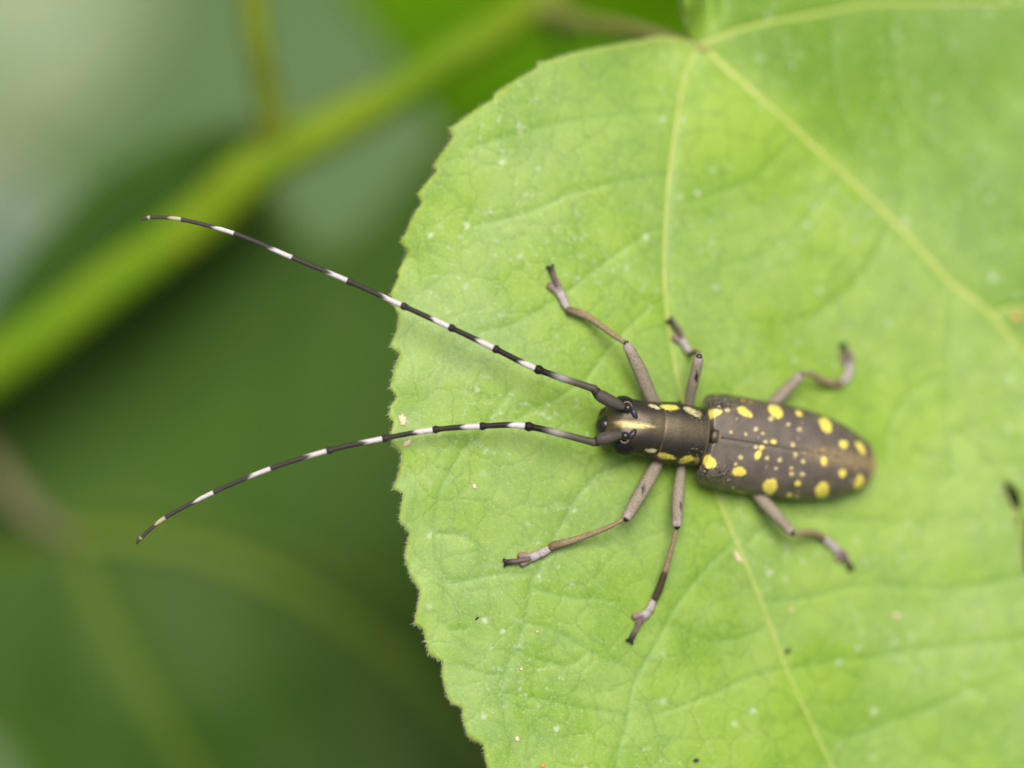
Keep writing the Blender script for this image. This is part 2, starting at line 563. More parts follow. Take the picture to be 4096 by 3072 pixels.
OUT = [(2790, 182), (2762, 158), (2700, 146), (2640, 142), (2560, 156), (2480, 172), (2400, 188), (2290, 212), (2200, 240), (2152, 252),
       (2146, 274), (2060, 322), (1990, 366), (1974, 384), (1972, 398), (1900, 440), (1850, 480), (1797, 512), (1812, 548), (1770, 610), (1733, 660),
       (1748, 684), (1722, 712), (1669, 777), (1689, 811), (1660, 850), (1637, 893), (1634, 912), (1599, 970), (1636, 1005), (1610, 1048), (1590, 1090),
       (1596, 1104), (1563, 1172), (1572, 1221), (1593, 1256), (1588, 1317), (1559, 1385), (1600, 1416), (1577, 1471), (1574, 1500), (1558, 1551),
       (1588, 1587), (1563, 1625), (1557, 1668), (1576, 1687), (1566, 1727), (1569, 1777), (1606, 1811), (1607, 1833), (1594, 1900), (1571, 1953),
       (1614, 1974), (1604, 2026), (1597, 2083), (1638, 2133), (1623, 2199), (1619, 2233), (1639, 2300), (1680, 2364), (1671, 2426), (1656, 2496),
       (1693, 2516), (1705, 2578), (1715, 2617), (1772, 2648), (1768, 2699), (1783, 2768), (1803, 2812), (1848, 2832), (1852, 2878), (1872, 2948),
       (1932, 2979), (1942, 3041), (1956, 3080), (2010, 3120), (2016, 3180), (2090, 3240), (2110, 3300), (2200, 3370), (2330, 3470), (2350, 3540),
       (2560, 3640), (2840, 3790), (3200, 3900), (3640, 3920), (4080, 3880), (4480, 3700), (4820, 3400), (5080, 2950), (5240, 2400), (5280, 1800),
       (5200, 1200), (5020, 650), (4760, 180), (4400, -220), (3960, -480), (3500, -600), (3120, -560), (2860, -400), (2740, -220), (2712, -60),
       (2722, 30), (2742, 100), (2772, 158)]
HOLES = [[(4008, 1926), (4036, 1932), (4062, 1950), (4082, 1984), (4086, 2022), (4076, 2044), (4050, 2034), (4026, 1988)],
         [(4064, 2062), (4074, 2060), (4078, 2085), (4075, 2108), (4066, 2092)],
         [(4100, 2080), (4124, 2070), (4140, 2160), (4128, 2280), (4104, 2300), (4092, 2230), (4094, 2150)]]
VEINS = [
    # major: midrib, left basal vein, upper right vein
    ([(2800, 180), (2850, 218), (2900, 268), (3040, 390), (3200, 535), (3360, 680), (3500, 812), (3660, 975), (3800, 1130), (3900, 1205), (3970, 1265), (4040, 1350), (4120, 1450), (4300, 1720), (4560, 2150), (4800, 2700), (4900, 3150)], (16, 9), True),
    ([(2790, 190), (2762, 250), (2738, 320), (2712, 450), (2690, 600), (2668, 800), (2658, 1000), (2662, 1200), (2690, 1400), (2730, 1600), (2800, 1800), (2870, 1990), (2960, 2200), (3030, 2370), (3085, 2510), (3150, 2690), (3230, 2860), (3330, 3072), (3420, 3250)], (9.5, 4.5), True),
    ([(2810, 172), (2950, 120), (3100, 85), (3300, 50), (3470, 18), (3700, 12), (4096, 4), (4500, -30)], (10, 6), True),
    ([(3970, 1262), (4020, 1236), (4096, 1228), (4300, 1200), (4700, 1100)], (8, 5), True),
    ([(3810, 1140), (3800, 1250), (3790, 1400), (3785, 1650), (3810, 1900)], (8, 4), False),
    # minor
    ([(2690, 436), (2560, 440), (2400, 462), (2250, 490), (2080, 530), (1880, 590)], (6, 3.5), False),
    ([(2668, 690), (2560, 706), (2400, 740), (2260, 780), (2100, 850), (1900, 900)], (6, 3.5), False),
    ([(2660, 900), (2540, 960), (2400, 1060), (2240, 1180), (2060, 1290), (1920, 1330)], (5, 3), False),
    ([(2664, 1180), (2560, 1260), (2460, 1360), (2330, 1520), (2210, 1600), (2060, 1680)], (5, 3), False),
    ([(2760, 1700), (2600, 1800), (2440, 1870), (2370, 1905), (2290, 2010), (2222, 2130), (2157, 2268), (2125, 2321), (2094, 2484), (2057, 2589), (2020, 2689), (2005, 2752), (2010, 2831), (2026, 2920), (2057, 3020), (2100, 3120)], (7, 4), False),
    ([(2057, 2589), (2125, 2631), (2205, 2652), (2283, 2657), (2352, 2605)], (5, 3), False),
    ([(2094, 2484), (2220, 2521), (2362, 2605), (2430, 2640), (2493, 2662), (2546, 2699)], (5, 3), False),
    ([(2125, 2352), (2257, 2384), (2441, 2400), (2520, 2440), (2625, 2557)], (5, 3), False),
    ([(2136, 2295), (2047, 2295), (1936, 2303), (1810, 2331), (1773, 2295), (1742, 2226), (1734, 2117), (1751, 1982), (1809, 1862), (1857, 1789), (1919, 1731), (1980, 1640), (2040, 1560)], (5, 3.5), False),
    ([(1739, 2130), (1790, 2135), (1870, 2145), (1910, 2190), (1936, 2303)], (4, 2.5), False),
    ([(2020, 2694), (1960, 2696), (1915, 2689), (1863, 2673), (1820, 2640)], (4, 2.5), False),
    ([(2008, 2770), (2160, 2796), (2330, 2830), (2504, 2857)], (4.5, 3), False),
    ([(1775, 2330), (1780, 2440), (1786, 2510), (1860, 2515)], (4, 2.5), False),
    ([(2940, 2150), (2830, 2260), (2720, 2390), (2625, 2557), (2546, 2699), (2504, 2857), (2494, 2920), (2472, 2988), (2462, 3072), (2480, 3200)], (7, 4), False),
    ([(3060, 2405), (3220, 2388), (3370, 2350), (3520, 2340), (3700, 2352), (3900, 2345), (4100, 2300)], (6.5, 3.5), False),
    ([(3165, 2670), (3330, 2642), (3500, 2622), (3710, 2590), (3900, 2575), (4100, 2550)], (6.5, 3.5), False),
    ([(3245, 2880), (3390, 2940), (3580, 2876), (3740, 2820), (3890, 2755)], (5.5, 3), False),
    ([(3140, 2664), (2985, 2710), (2860, 2770), (2760, 2806), (2640, 2850)], (5.5, 3), False),
    ([(3050, 2510), (2940, 2555), (2830, 2560), (2700, 2496)], (5, 3), False),
    ([(2955, 2195), (3100, 2080), (3250, 2066), (3450, 2086), (3700, 2090)], (5, 3), False),
    ([(3190, 530), (3120, 610), (3040, 690), (2900, 760), (2760, 800)], (6, 3), False),
    ([(3360, 690), (3280, 800), (3200, 900), (3060, 1010), (2900, 1060)], (6, 3), False),
    ([(3560, 880), (3500, 1010), (3420, 1130), (3280, 1240), (3120, 1300)], (6, 3), False),
    ([(3320, 48), (3330, 200), (3350, 400), (3420, 600)], (5, 3), False),
    ([(3560, 14), (3570, 200), (3600, 380), (3680, 520), (3820, 660), (3960, 780), (4120, 900)], (5, 3), False),
    ([(3760, 8), (3780, 180), (3850, 330), (3960, 450), (4100, 560)], (5, 3), False),
    ([(3790, 1500), (3650, 1560), (3560, 1700), (3540, 1850)], (5, 3), False),
    ([(3788, 1700), (3900, 1780), (4010, 1930)], (5, 3), False),
]
SIN = np.array(on(2790, 180)[:2])
def main_relief(x, y):
    r = 0.30 * waves(x, y, 22, 11) + 0.055 * waves(x, y, 7, 12) + 0.010 * waves(x, y, 2.6, 13)
    # left margin rolls and ripples a little
    r = r + 0.22 * sstep(-4, -11, x) * waves(x, y, 5.5, 14)
    # the two lobes beside the stalk: left one rolls down at its upper edge, right one curls up at its free edge
    dl = np.hypot((x - SIN[0] + 3.5) / 5.5, (y - SIN[1] + 1.0) / 3.5)
    r = r - 1.6 * np.exp(-dl ** 2)
    u = x - SIN[0]
    r = r + 2.6 * np.exp(-((u + 0.9) / 1.1) ** 2) * sstep(0.3, 4.0, y - SIN[1]) - 1.0 * np.exp(-((u - 1.0) / 0.9) ** 2) * sstep(0.3, 4.0, y - SIN[1])
    # a dip each side of the midrib
    return r

V, Fc, AT, EDGE, CURVES = make_leaf('broad_leaf', '', OUT, leaf_base, main_relief, VEINS, M_LEAF, 0.23, frame_fine=(-15, -36, 47, 36),
                                    holes=HOLES, rough_edge=0.012)
dm = (V[:, 0] - SIN[0]) * 0.70 + (V[:, 1] - SIN[1]) * 0.72                # across the midrib, side with little painted sheen positive
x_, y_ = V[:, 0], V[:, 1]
sheen_mask = np.clip(1.0 - 0.9 * sstep(-2, 8, dm) - 0.6 * np.exp(-(np.hypot(x_ - SIN[0] - 3, y_ - SIN[1] + 6) / 8) ** 2) + 0.25 * sstep(6, -10, x_), 0, 1.2)
AT['painted_sheen'] = sheen_mask * (0.02 + 0.09 * sstep(0.30, 0.75, vnoise(x_, y_, 6.5, 3)))
AT['mottle_shading'] = np.clip(0.28 + 0.18 * sstep(0.3, 0.7, vnoise(x_, y_, 20, 4, 3)) + 0.30 * sstep(0.30, 0.72, vnoise(x_, y_, 2.4, 5, 5, 0.70))
                       + 0.16 * sstep(0.5, 0.8, vnoise(x_, y_, 9, 8)) + 0.12 * sstep(5, 25, x_) - 0.62 * sstep(-1, 6, dm), 0, 1)  # right side paler, far side of the midrib darker: lighting painted in
# yellowish young patch beside the stalk
yp = np.array(on(2960, 470)[:2])
AT['mottle_shading'] = np.clip(AT['mottle_shading'] + 0.6 * np.exp(-(np.hypot((x_ - yp[0]) / 4.2, (y_ - yp[1]) / 2.6)) ** 2), 0, 1.3)
AT['pore'] = sstep(0.42, 0.62, vnoise(x_, y_, 6, 6)) * sstep(4, -6, x_)
AT['patch'] = sstep(0.50, 0.64, vnoise(x_, y_, 5.5, 7))
LEAF = thing('broad_leaf', tuple(on(2790, 182)), 'large bright green toothed leaf with the spotted beetle standing on it', 'leaf')
LB = np.array(on(2790, 182))
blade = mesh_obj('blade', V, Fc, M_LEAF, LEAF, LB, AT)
so = blade.modifiers.new('thickness', 'SOLIDIFY'); so.thickness = 0.14 * MM; so.offset = -1
# look-up of the finished surface
from mathutils.kdtree import KDTree
KD = KDTree(len(V))
for i, p in enumerate(V):
    KD.insert((p[0], p[1], 0), i)
KD.balance()
def surf(x, y):
    s = w = 0.0
    for co, i, d in KD.find_n((x, y, 0), 5):
        k = 1 / (d + 0.02)
        s += V[i, 2] * k; w += k
    return s / w
def at(u, v, h=0.0):
    """photo pixel -> point h mm above the finished leaf"""
    z = 0.0
    for _ in range(10):
        x, y = ray(u, v, z)
        z = surf(float(x), float(y)) + h
    return np.array([float(x), float(y), z])

names = ['midrib', 'vein', 'vein', 'vein']
for (cv, wv, maj), nm in zip(CURVES[:4], names):
    pts = np.array([(p[0], p[1], surf(p[0], p[1])) for p in cv[::2]])
    w = wv[::2]
    k = np.array([True] * len(pts))
    pts[:, 2] -= w * 0.12
    v, f, t, th = tube(pts, w * 0.72, 10, 2, 0.5, caps=True)
    mesh_obj(nm, v, f, M_VEIN, LEAF, LB)

# fine hairs along the margin
hv, hf = [], []
def hair(p, d, ln, r):
    d = d / np.linalg.norm(d)
    a = np.cross(d, (0.3, 0.2, 1.0)); a /= np.linalg.norm(a); b = np.cross(d, a)
    bend = np.array((RNG.normal(0, .18), RNG.normal(0, .18), RNG.normal(0, .1)))
    k = len(hv)
    for s in range(3):
        q = math.tau * s / 3
        hv.append(p + r * (math.cos(q) * a + math.sin(q) * b))
    for s in range(3):
        q = math.tau * s / 3
        hv.append(p + d * ln * .55 + bend * ln * .3 + .6 * r * (math.cos(q) * a + math.sin(q) * b))
    hv.append(p + d * ln + bend * ln)
    for s in range(3):
        n = (s + 1) % 3
        hf.append((k + s, k + n, k + 3 + n, k + 3 + s)); hf.append((k + 3 + s, k + 3 + n, k + 6))
nE = len(EDGE)
for i in range(nE):
    p = EDGE[i]
    if not (-16 < p[0] < 22 and -36 < p[1] < 36):
        continue
    tg = EDGE[(i + 2) % nE] - EDGE[i - 2]
    nrm = np.array([tg[1], -tg[0]]); nrm /= np.hypot(*nrm) + 1e-9
    if inside(np.array([p[0] + nrm[0] * .2]), np.array([p[1] + nrm[1] * .2]), EDGE)[0]:
        nrm = -nrm
    z = surf(p[0], p[1])
    for _ in range(4 if p[1] < 2 else 2):
        j = tg / (np.hypot(*tg) + 1e-9) * RNG.uniform(-.12, .12)
        sl = tg / (np.hypot(*tg) + 1e-9) * RNG.normal(0.35, .35)
        hair(np.array([p[0] + j[0] - nrm[0] * .05, p[1] + j[1] - nrm[1] * .05, z - RNG.uniform(.0, .18)]),
             np.array([nrm[0] + sl[0], nrm[1] + sl[1], RNG.normal(0, .35)]), RNG.uniform(.14, .46), 0.011)
h = mesh_obj('margin_hairs', hv, hf, M_HAIR, LEAF, LB)
h['kind'] = 'stuff'
# withered rims of the gnawed holes
for hole in HOLES:
    h2 = catmull(np.array(hole + hole[:1], float), 5)
    pts = np.array([at(u, v, -0.08) for u, v in h2[:-1]] )
    pts = np.vstack([pts, pts[:1]])
    v, f, t, th = tube(pts, np.full(len(pts), 0.035) + RNG.uniform(0, .05, len(pts)), 8, 1, 0.8, smooth_path=False, caps=False)
    mesh_obj('withered_rim', v, f, M_EDGE_DEAD, LEAF, LB)

# ---- plant stem and the leaf stalk
def px_at(u, v, z):
    x, y = ray(u, v, z)
    return (float(x), float(y), z)
stem_px = [(-420, 1760, -40), (-150, 1560, -38), (90, 1392, -36), (452, 1130, -34), (814, 868, -32), (1040, 662, -30), (1356, 500, -30), (1627, 344, -29), (1944, 145, -28), (2190, -10, -27), (2500, -220, -26)]
S0 = np.array(px_at(-420, 1760, -54))
STEM = thing('plant_stem', tuple(S0), 'thick yellow green plant stem with a side shoot, blurred behind the leaf', 'stem')
stem_px = [(u, v, z - 14) for u, v, z in stem_px]
rp = np.array([112, 108, 106, 104, 102, 106, 88, 80, 76, 78, 66]) / K * 1.11
v, f, t, th = tube([px_at(*p) for p in stem_px], rp, 20, 10)
v = v + np.stack([waves(v[:, 0], v[:, 1], 9, 3), waves(v[:, 0], v[:, 1], 9, 4), 0 * v[:, 0]], 1) * 0.12
mesh_obj('main_stem', v, f, M_STEM, STEM, S0)
v, f, t, th = tube([px_at(1010, 700, -45), px_at(1062, 590, -43), px_at(1086, 480, -41), px_at(1062, 330, -39), px_at(1036, 190, -37), px_at(1012, 0, -36), px_at(990, -200, -35)],
                   np.array([66, 60, 54, 50, 52, 56, 56]) / K * 1.1, 16, 8)
mesh_obj('side_shoot', v, f, plain('shoot', (0.100, 0.150, 0.008), (0.15, 0.18, 0.015), 6, .55, .12), STEM, S0)
v, f, t, th = tube([px_at(1150, 560, -42.5), px_at(1195, 505, -42), px_at(1215, 455, -41.5)], np.array([50, 40, 14]) / K, 12, 6)
mesh_obj('bud', v, f, M_STEM, STEM, S0)
zb = float(at(2760, 190)[2])
v, f, t, th = tube([px_at(2150, 20, -41), px_at(2230, 62, -37), px_at(2330, 96, -31), px_at(2480, 116, -23), px_at(2620, 140, -14.5), px_at(2730, 168, zb - 1.6), px_at(2786, 186, zb - 0.5), px_at(2830, 205, zb - 0.3)],
                   np.array([52, 50, 44, 40, 34, 28, 20, 12]) / K, 14, 8)
mesh_obj('petiole', v, f, M_PETIOLE, LEAF, LB)
v, f, t, th = tube([px_at(2238, 190, -45), px_at(2232, 90, -43), px_at(2228, -20, -41), px_at(2220, -180, -38)], np.array([26, 44, 44, 40]) / K, 12, 6)
mesh_obj('dark_shoot', v, f, plain('brown_shoot', (0.05, 0.06, 0.015), (0.075, 0.075, 0.02), 5, .6, .3), STEM, S0)

# ---- leaves behind
def bg_leaf(name, label, outline, z0, sx, sy, veins, mat, amp=1.6, wl=30, seed=1, cat='leaf', group=None, petiole=None, pmat=None, petmat=None):
    def zf(x, y):
        return z0 + sx * np.asarray(x) + sy * np.asarray(y)
    def rel(x, y):
        return amp * waves(x, y, wl, seed)
    sm = catmull(np.array(outline + outline[:1], float), 5)[:-1]
    V2, F2, A2, E2, C2 = make_leaf(name, '', [tuple(p) for p in sm], zf, rel, veins, mat, 1.1, groove=0.4)
    b = np.array(on(*veins[0][0][0], 0, zf))
    t_ = thing(name, tuple(b), label, cat, group)
    o = mesh_obj('blade', V2, F2, mat, t_, b, A2)
    s_ = o.modifiers.new('thickness', 'SOLIDIFY'); s_.thickness = 0.25 * MM; s_.offset = -1
    first = True
    for (cv, wv, maj) in C2:
        if not maj:
            continue
        pts = np.array([(p[0], p[1], float(zf(p[0], p[1]) + rel(p[0], p[1])) - 0.1) for p in cv])
        v, f, t, th = tube(pts, wv, 10, 1, 0.7, smooth_path=False)
        mesh_obj('midrib' if first else 'vein', v, f, pmat or mat, t_, b)
        first = False
    if petiole:
        v, f, t, th = tube([px_at(*p[:3]) for p in petiole], np.array([p[3] for p in petiole]) / K, 12, 6)
        mesh_obj('petiole', v, f, petmat or M_PETIOLE, t_, b)
    return t_

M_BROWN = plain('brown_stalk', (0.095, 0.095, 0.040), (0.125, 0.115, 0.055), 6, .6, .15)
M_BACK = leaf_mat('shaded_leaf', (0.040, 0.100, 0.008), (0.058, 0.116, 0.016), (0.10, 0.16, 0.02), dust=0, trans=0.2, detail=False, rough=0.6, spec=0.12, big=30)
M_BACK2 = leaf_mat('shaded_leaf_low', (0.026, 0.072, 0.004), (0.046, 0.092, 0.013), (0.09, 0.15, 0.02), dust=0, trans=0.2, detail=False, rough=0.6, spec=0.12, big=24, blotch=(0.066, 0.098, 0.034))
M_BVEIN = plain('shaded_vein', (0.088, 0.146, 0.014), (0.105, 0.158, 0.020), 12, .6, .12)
M_VIVID = leaf_mat('young_leaf', (0.058, 0.170, 0.001), (0.085, 0.200, 0.002), (0.12, 0.20, 0.005), dust=0, trans=0.35, detail=False, rough=0.7, spec=0.04, big=30)
M_PALE = leaf_mat('pale_leaf', (0.17, 0.25, 0.12), (0.24, 0.30, 0.15), (0.27, 0.32, 0.17), dust=0, trans=0.2, detail=False, rough=0.5, big=34)
M_PALE2 = leaf_mat('silvery_leaf', (0.13, 0.20, 0.125), (0.175, 0.23, 0.15), (0.27, 0.32, 0.24), dust=0, trans=0.2, detail=False, rough=0.5, big=34)

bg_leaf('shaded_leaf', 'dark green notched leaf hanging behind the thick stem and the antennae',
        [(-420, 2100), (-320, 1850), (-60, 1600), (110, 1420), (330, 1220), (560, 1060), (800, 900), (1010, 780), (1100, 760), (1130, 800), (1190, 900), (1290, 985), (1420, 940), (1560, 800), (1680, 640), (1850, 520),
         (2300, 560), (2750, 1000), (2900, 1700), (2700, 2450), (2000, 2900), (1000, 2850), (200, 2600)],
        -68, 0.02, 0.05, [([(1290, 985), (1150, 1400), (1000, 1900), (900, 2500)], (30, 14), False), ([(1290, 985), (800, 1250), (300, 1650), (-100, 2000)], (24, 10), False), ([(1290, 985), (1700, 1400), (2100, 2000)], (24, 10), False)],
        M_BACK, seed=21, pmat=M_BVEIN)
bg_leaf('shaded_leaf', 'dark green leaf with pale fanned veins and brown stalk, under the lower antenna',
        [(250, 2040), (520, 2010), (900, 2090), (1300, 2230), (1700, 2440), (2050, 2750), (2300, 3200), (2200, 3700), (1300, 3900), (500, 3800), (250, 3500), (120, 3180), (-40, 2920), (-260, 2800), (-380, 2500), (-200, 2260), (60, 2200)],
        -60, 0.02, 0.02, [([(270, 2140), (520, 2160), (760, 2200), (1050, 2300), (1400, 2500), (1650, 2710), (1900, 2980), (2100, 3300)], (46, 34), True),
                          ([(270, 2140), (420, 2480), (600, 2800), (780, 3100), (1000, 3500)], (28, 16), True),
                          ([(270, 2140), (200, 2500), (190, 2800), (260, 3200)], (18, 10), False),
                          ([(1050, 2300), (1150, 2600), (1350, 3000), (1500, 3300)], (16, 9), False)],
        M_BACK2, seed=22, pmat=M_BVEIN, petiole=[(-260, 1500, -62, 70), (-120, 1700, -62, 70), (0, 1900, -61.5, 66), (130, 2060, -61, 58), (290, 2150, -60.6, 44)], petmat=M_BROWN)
M_DARKLEAF = leaf_mat('dark_leaf', (0.020, 0.060, 0.003), (0.030, 0.074, 0.006), (0.05, 0.09, 0.01), dust=0, trans=0.2, detail=False, rough=0.6, spec=0.10, big=30)  # darker green than the other leaves behind
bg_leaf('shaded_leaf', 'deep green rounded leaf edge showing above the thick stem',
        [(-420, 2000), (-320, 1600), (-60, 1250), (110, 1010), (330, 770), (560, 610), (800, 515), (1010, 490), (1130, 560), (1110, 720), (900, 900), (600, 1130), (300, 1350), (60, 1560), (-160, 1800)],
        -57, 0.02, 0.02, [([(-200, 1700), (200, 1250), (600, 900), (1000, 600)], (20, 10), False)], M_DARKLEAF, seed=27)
bg_leaf('young_leaf', 'vivid yellow green leaf blurred above the thick stem',
        [(1300, -420), (1370, -60), (1480, 120), (1620, 300), (1740, 500), (1900, 680), (2300, 760), (2800, 620), (3100, 200), (3000, -400), (2300, -700)],
        -78, 0.05, 0.06, [([(2700, 100), (2300, 150), (1900, 60), (1500, -100)], (24, 10), False)], M_VIVID, seed=23)
bg_leaf('shaded_leaf', 'dark leaf added underneath to darken the gnawed holes in the bright leaf',
        [(3500, 1300), (4200, 1100), (4900, 1500), (5200, 2200), (4700, 2900), (3900, 2800), (3400, 2100)],
        -70, 0.05, 0.02, [([(3500, 1500), (4200, 2000), (4800, 2500)], (24, 10), False)], M_BACK, seed=26)  # added leaf, placed only so the holes look dark
bg_leaf('pale_leaf', 'pale yellowish leaf far behind, a soft blur in the open corner',
        [(-500, -450), (200, -500), (560, -260), (640, 60), (500, 360), (250, 560), (-150, 640), (-600, 400)],
        -150, 0.1, 0.1, [([(-400, 500), (0, 200), (500, -200)], (24, 10), False)], M_PALE, seed=24, amp=2.5)
bg_leaf('silvery_leaf', 'silvery blue green leaf far behind the edge of the dark leaf',
        [(-700, 500), (-200, 560), (120, 700), (330, 900), (300, 1300), (0, 1600), (-600, 1500)],
        -135, 0.05, 0.15, [([(-400, 1400), (0, 1000), (280, 800)], (24, 10), False)], M_PALE2, seed=25, amp=2.5)

# ------------------------------------------------------------------ the beetle
# body frame on the leaf: X head -> tail, Z away from the leaf, Y to the beetle's left flank (up in the picture)
H0, T0 = at(2440, 1693, 2.7), at(3484, 1858, 1.9)
XB = T0 - H0; BLEN = np.linalg.norm(XB); XB /= BLEN
nz = np.array([0.24, 0.10, 1.0])
ZB = nz - (nz @ XB) * XB; ZB /= np.linalg.norm(ZB)
YB = np.cross(ZB, XB)
O0 = H0 + XB * ((2640 - 2440) / (3484 - 2440)) * BLEN
PB = BLEN / (3484 - 2440)                       # mm along the axis for a photo pixel of x
def bx(u):
    return (u - 2640) * PB
def loc(x, y, z):
    x, y, z = np.broadcast_arrays(x, y, z)
    return O0 + x[..., None] * XB + y[..., None] * YB + z[..., None] * ZB
BASE = at(2700, 1730, 0.0)
BEETLE = thing('longhorn_beetle', tuple(BASE), 'grey brown longhorn beetle with yellow spots and banded antennae on the bright leaf', 'beetle')

C_BRONZE = (0.030, 0.024, 0.017)
C_BLACKB = (0.014, 0.012, 0.011)
C_GOLD = (0.150, 0.115, 0.045)
C_YEL = (0.86, 0.70, 0.115)
C_CREAM = (0.68, 0.60, 0.32)
C_ELY = (0.108, 0.086, 0.064)
C_OCHRE = (0.40, 0.29, 0.13)

def ell_mask(u, v, cx, cy, rx, ry, ang=0.0, soft=0.25, wob=0.10):
    a = math.radians(ang)
    dx, dy = u - cx, v - cy
    p = (dx * math.cos(a) + dy * math.sin(a)) / rx
    q = (-dx * math.sin(a) + dy * math.cos(a)) / ry
    th = np.arctan2(q, p)
    r = np.hypot(p, q) * (1 + wob * np.sin(2 * th + cx) + wob * .7 * np.sin(3 * th + cy * 1.3))
    r = r + 0.30 * (vnoise(u, v, 7.0, 17, 2) - 0.5)          # ragged edge of the hair patch
    return 1 - sstep(1 - soft, 1 + soft, r)

# body: head, prothorax and abdomen as one continuous lofted skin
ST = np.array([  # photo x, half width px, top px, bottom px, centre drop px
    (2424, 30, 16, 30, 30), (2428, 66, 44, 66, 24), (2440, 90, 70, 84, 15), (2462, 103, 88, 95, 8), (2490, 109, 98, 98, 4), (2520, 110, 103, 100, 2),
    (2560, 108, 106, 100, 0), (2600, 110, 107, 100, 0), (2632, 113, 108, 100, 0), (2640, 113, 107.6, 100, 0), (2646, 114, 107.8, 100, 0), (2654, 118, 110, 102, 0),
    (2680, 122, 113, 106, 0), (2702, 125, 115, 108, 0), (2730, 122, 115, 108, 0), (2770, 120, 113, 108, 0), (2800, 118, 110, 108, 0), (2818, 114, 105, 106, 0),
    (2828, 104, 92, 104, 0), (2838, 96, 74, 106, 0), (2870, 130, 70, 118, 0), (2950, 165, 80, 124, 0), (3080, 172, 84, 120, 0), (3220, 160, 78, 108, 0), (3340, 130, 64, 88, 4), (3420, 90, 44, 60, 10), (3455, 55, 26, 36, 14), (3468, 20, 10, 12, 16)], float)
ST[:, 0] -= 26 * sstep(2540, 2620, ST[:, 0]) * (1 - sstep(2840, 2950, ST[:, 0]))   # tops lean with the leaf: rings were measured at the back
D = catmull(ST, 9)
NTH = 96
th = np.linspace(0, math.tau, NTH, endpoint=False)
cs, sn = np.cos(th), np.sin(th)
ex = 2 / 2.25
yy = np.sign(cs) * np.abs(cs) ** ex
zz = np.sign(sn) * np.abs(sn) ** ex
X = np.repeat(bx(D[:, 0]), NTH)
Yl = (D[:, 1][:, None] * yy[None]).ravel() / K
Zl = (np.where(sn[None] > 0, D[:, 2][:, None], D[:, 3][:, None]) * zz[None] - D[:, 4][:, None]).ravel() / K
# small side tubercles on the prothorax
tub = np.exp(-((X - bx(2704)) / 0.16) ** 2) * np.exp(-((Zl + 0.25) / 0.35) ** 2)
Yl = Yl + np.sign(Yl) * 0.36 * tub
# frons is gently hollow between the antennae
hol = np.exp(-((X - bx(2490)) / 0.9) ** 2) * np.exp(-(Yl / 0.75) ** 2) * (Zl > 0)
Zl = Zl - 0.22 * hol
PV = loc(X, Yl, Zl)
m = len(D)
BF = [(i * NTH + j, i * NTH + (j + 1) % NTH, (i + 1) * NTH + (j + 1) % NTH, (i + 1) * NTH + j) for i in range(m - 1) for j in range(NTH)]
BF += [tuple(range(NTH - 1, -1, -1)), tuple((m - 1) * NTH + j for j in range(NTH))]
BF = [f[::-1] for f in BF]
U, W = to_px(PV)
topm = sstep(-0.2, 0.5, Zl)
col = np.tile(np.array(C_BRONZE), (len(PV), 1))
col = mixc(col, C_BLACKB, sstep(0.6, 1.4, np.abs(Yl - 0.25)) * 0.95)         # black flanks
col = mixc(col, C_GOLD, np.exp(-((Yl - 0.35) / 0.75) ** 2) * topm * sstep(bx(2500), bx(2610), X) * 0.60)  # golden down, with its off-centre sheen painted in
col = mixc(col, (0.12, 0.10, 0.075), np.exp(-((Yl - 0.2) / 1.3) ** 2) * topm * 0.30)
col = mixc(col, (0.17, 0.125, 0.05), sstep(bx(2465), bx(2430), X) * 0.35)   # face with ochre down
# hairline golden seam behind the head
col = mixc(col, (0.32, 0.16, 0.05), np.exp(-((X - bx(2617) - 0.05 * waves(Yl, Zl, 1.2, 9)) / 0.045) ** 2) * np.clip(0.35 + 0.3 * waves(Yl, Zl, 1.5, 8), 0, 0.6))
col = mixc(col, (0.02, 0.016, 0.014), np.exp(-((X - bx(2625)) / 0.07) ** 2) * 0.5)
col = mixc(col, (0.20, 0.16, 0.10), np.exp(-((X - bx(2790)) / 0.10) ** 2) * topm * 0.6)
str_ = np.exp(-(((U - 2545) / 82) ** 2) ** 2) * np.exp(-((W - (1692 + (U - 2456) * 0.078)) / (13 - np.clip(U - 2540, 0, 80) * 0.10)) ** 2)
str_ *= 0.78 + 0.22 * np.sin((W - U * 0.078) * 0.45)
col = mixc(col, (0.80, 0.64, 0.22), np.clip(str_ * 1.9 - 0.15, 0, 1) * topm)
for cx, cy, rx, ry, an, cc in [(2618, 1627, 22, 7, 18, C_CREAM), (2678, 1629, 41, 9.5, 6, C_YEL), (2766, 1646, 42, 9.5, 31, C_CREAM), (2795, 1652, 12, 9, 40, C_OCHRE),
                               (2605, 1803, 20, 9, -4, C_CREAM), (2665, 1826, 37, 11, 16, C_YEL), (2747, 1839, 35, 11.5, -14, C_YEL), (2787, 1845, 10, 18, 10, C_OCHRE),
                               (2490, 1822, 34, 5, 20, C_YEL), (2470, 1822, 16, 10, 50, C_OCHRE)]:
    col = mixc(col, cc, ell_mask(U, W, cx, cy, rx, ry, an, 0.22, 0.12) * (Zl > -1.6))
rug = np.exp(-((np.abs(Yl) - 1.5) / 0.5) ** 2) * sstep(bx(2690), bx(2730), X) * (1 - sstep(bx(2775), bx(2790), X)) * 0.55
mesh_obj('body', PV, BF, M_BODY, BEETLE, BASE, dict(Col=col, rug=rug))

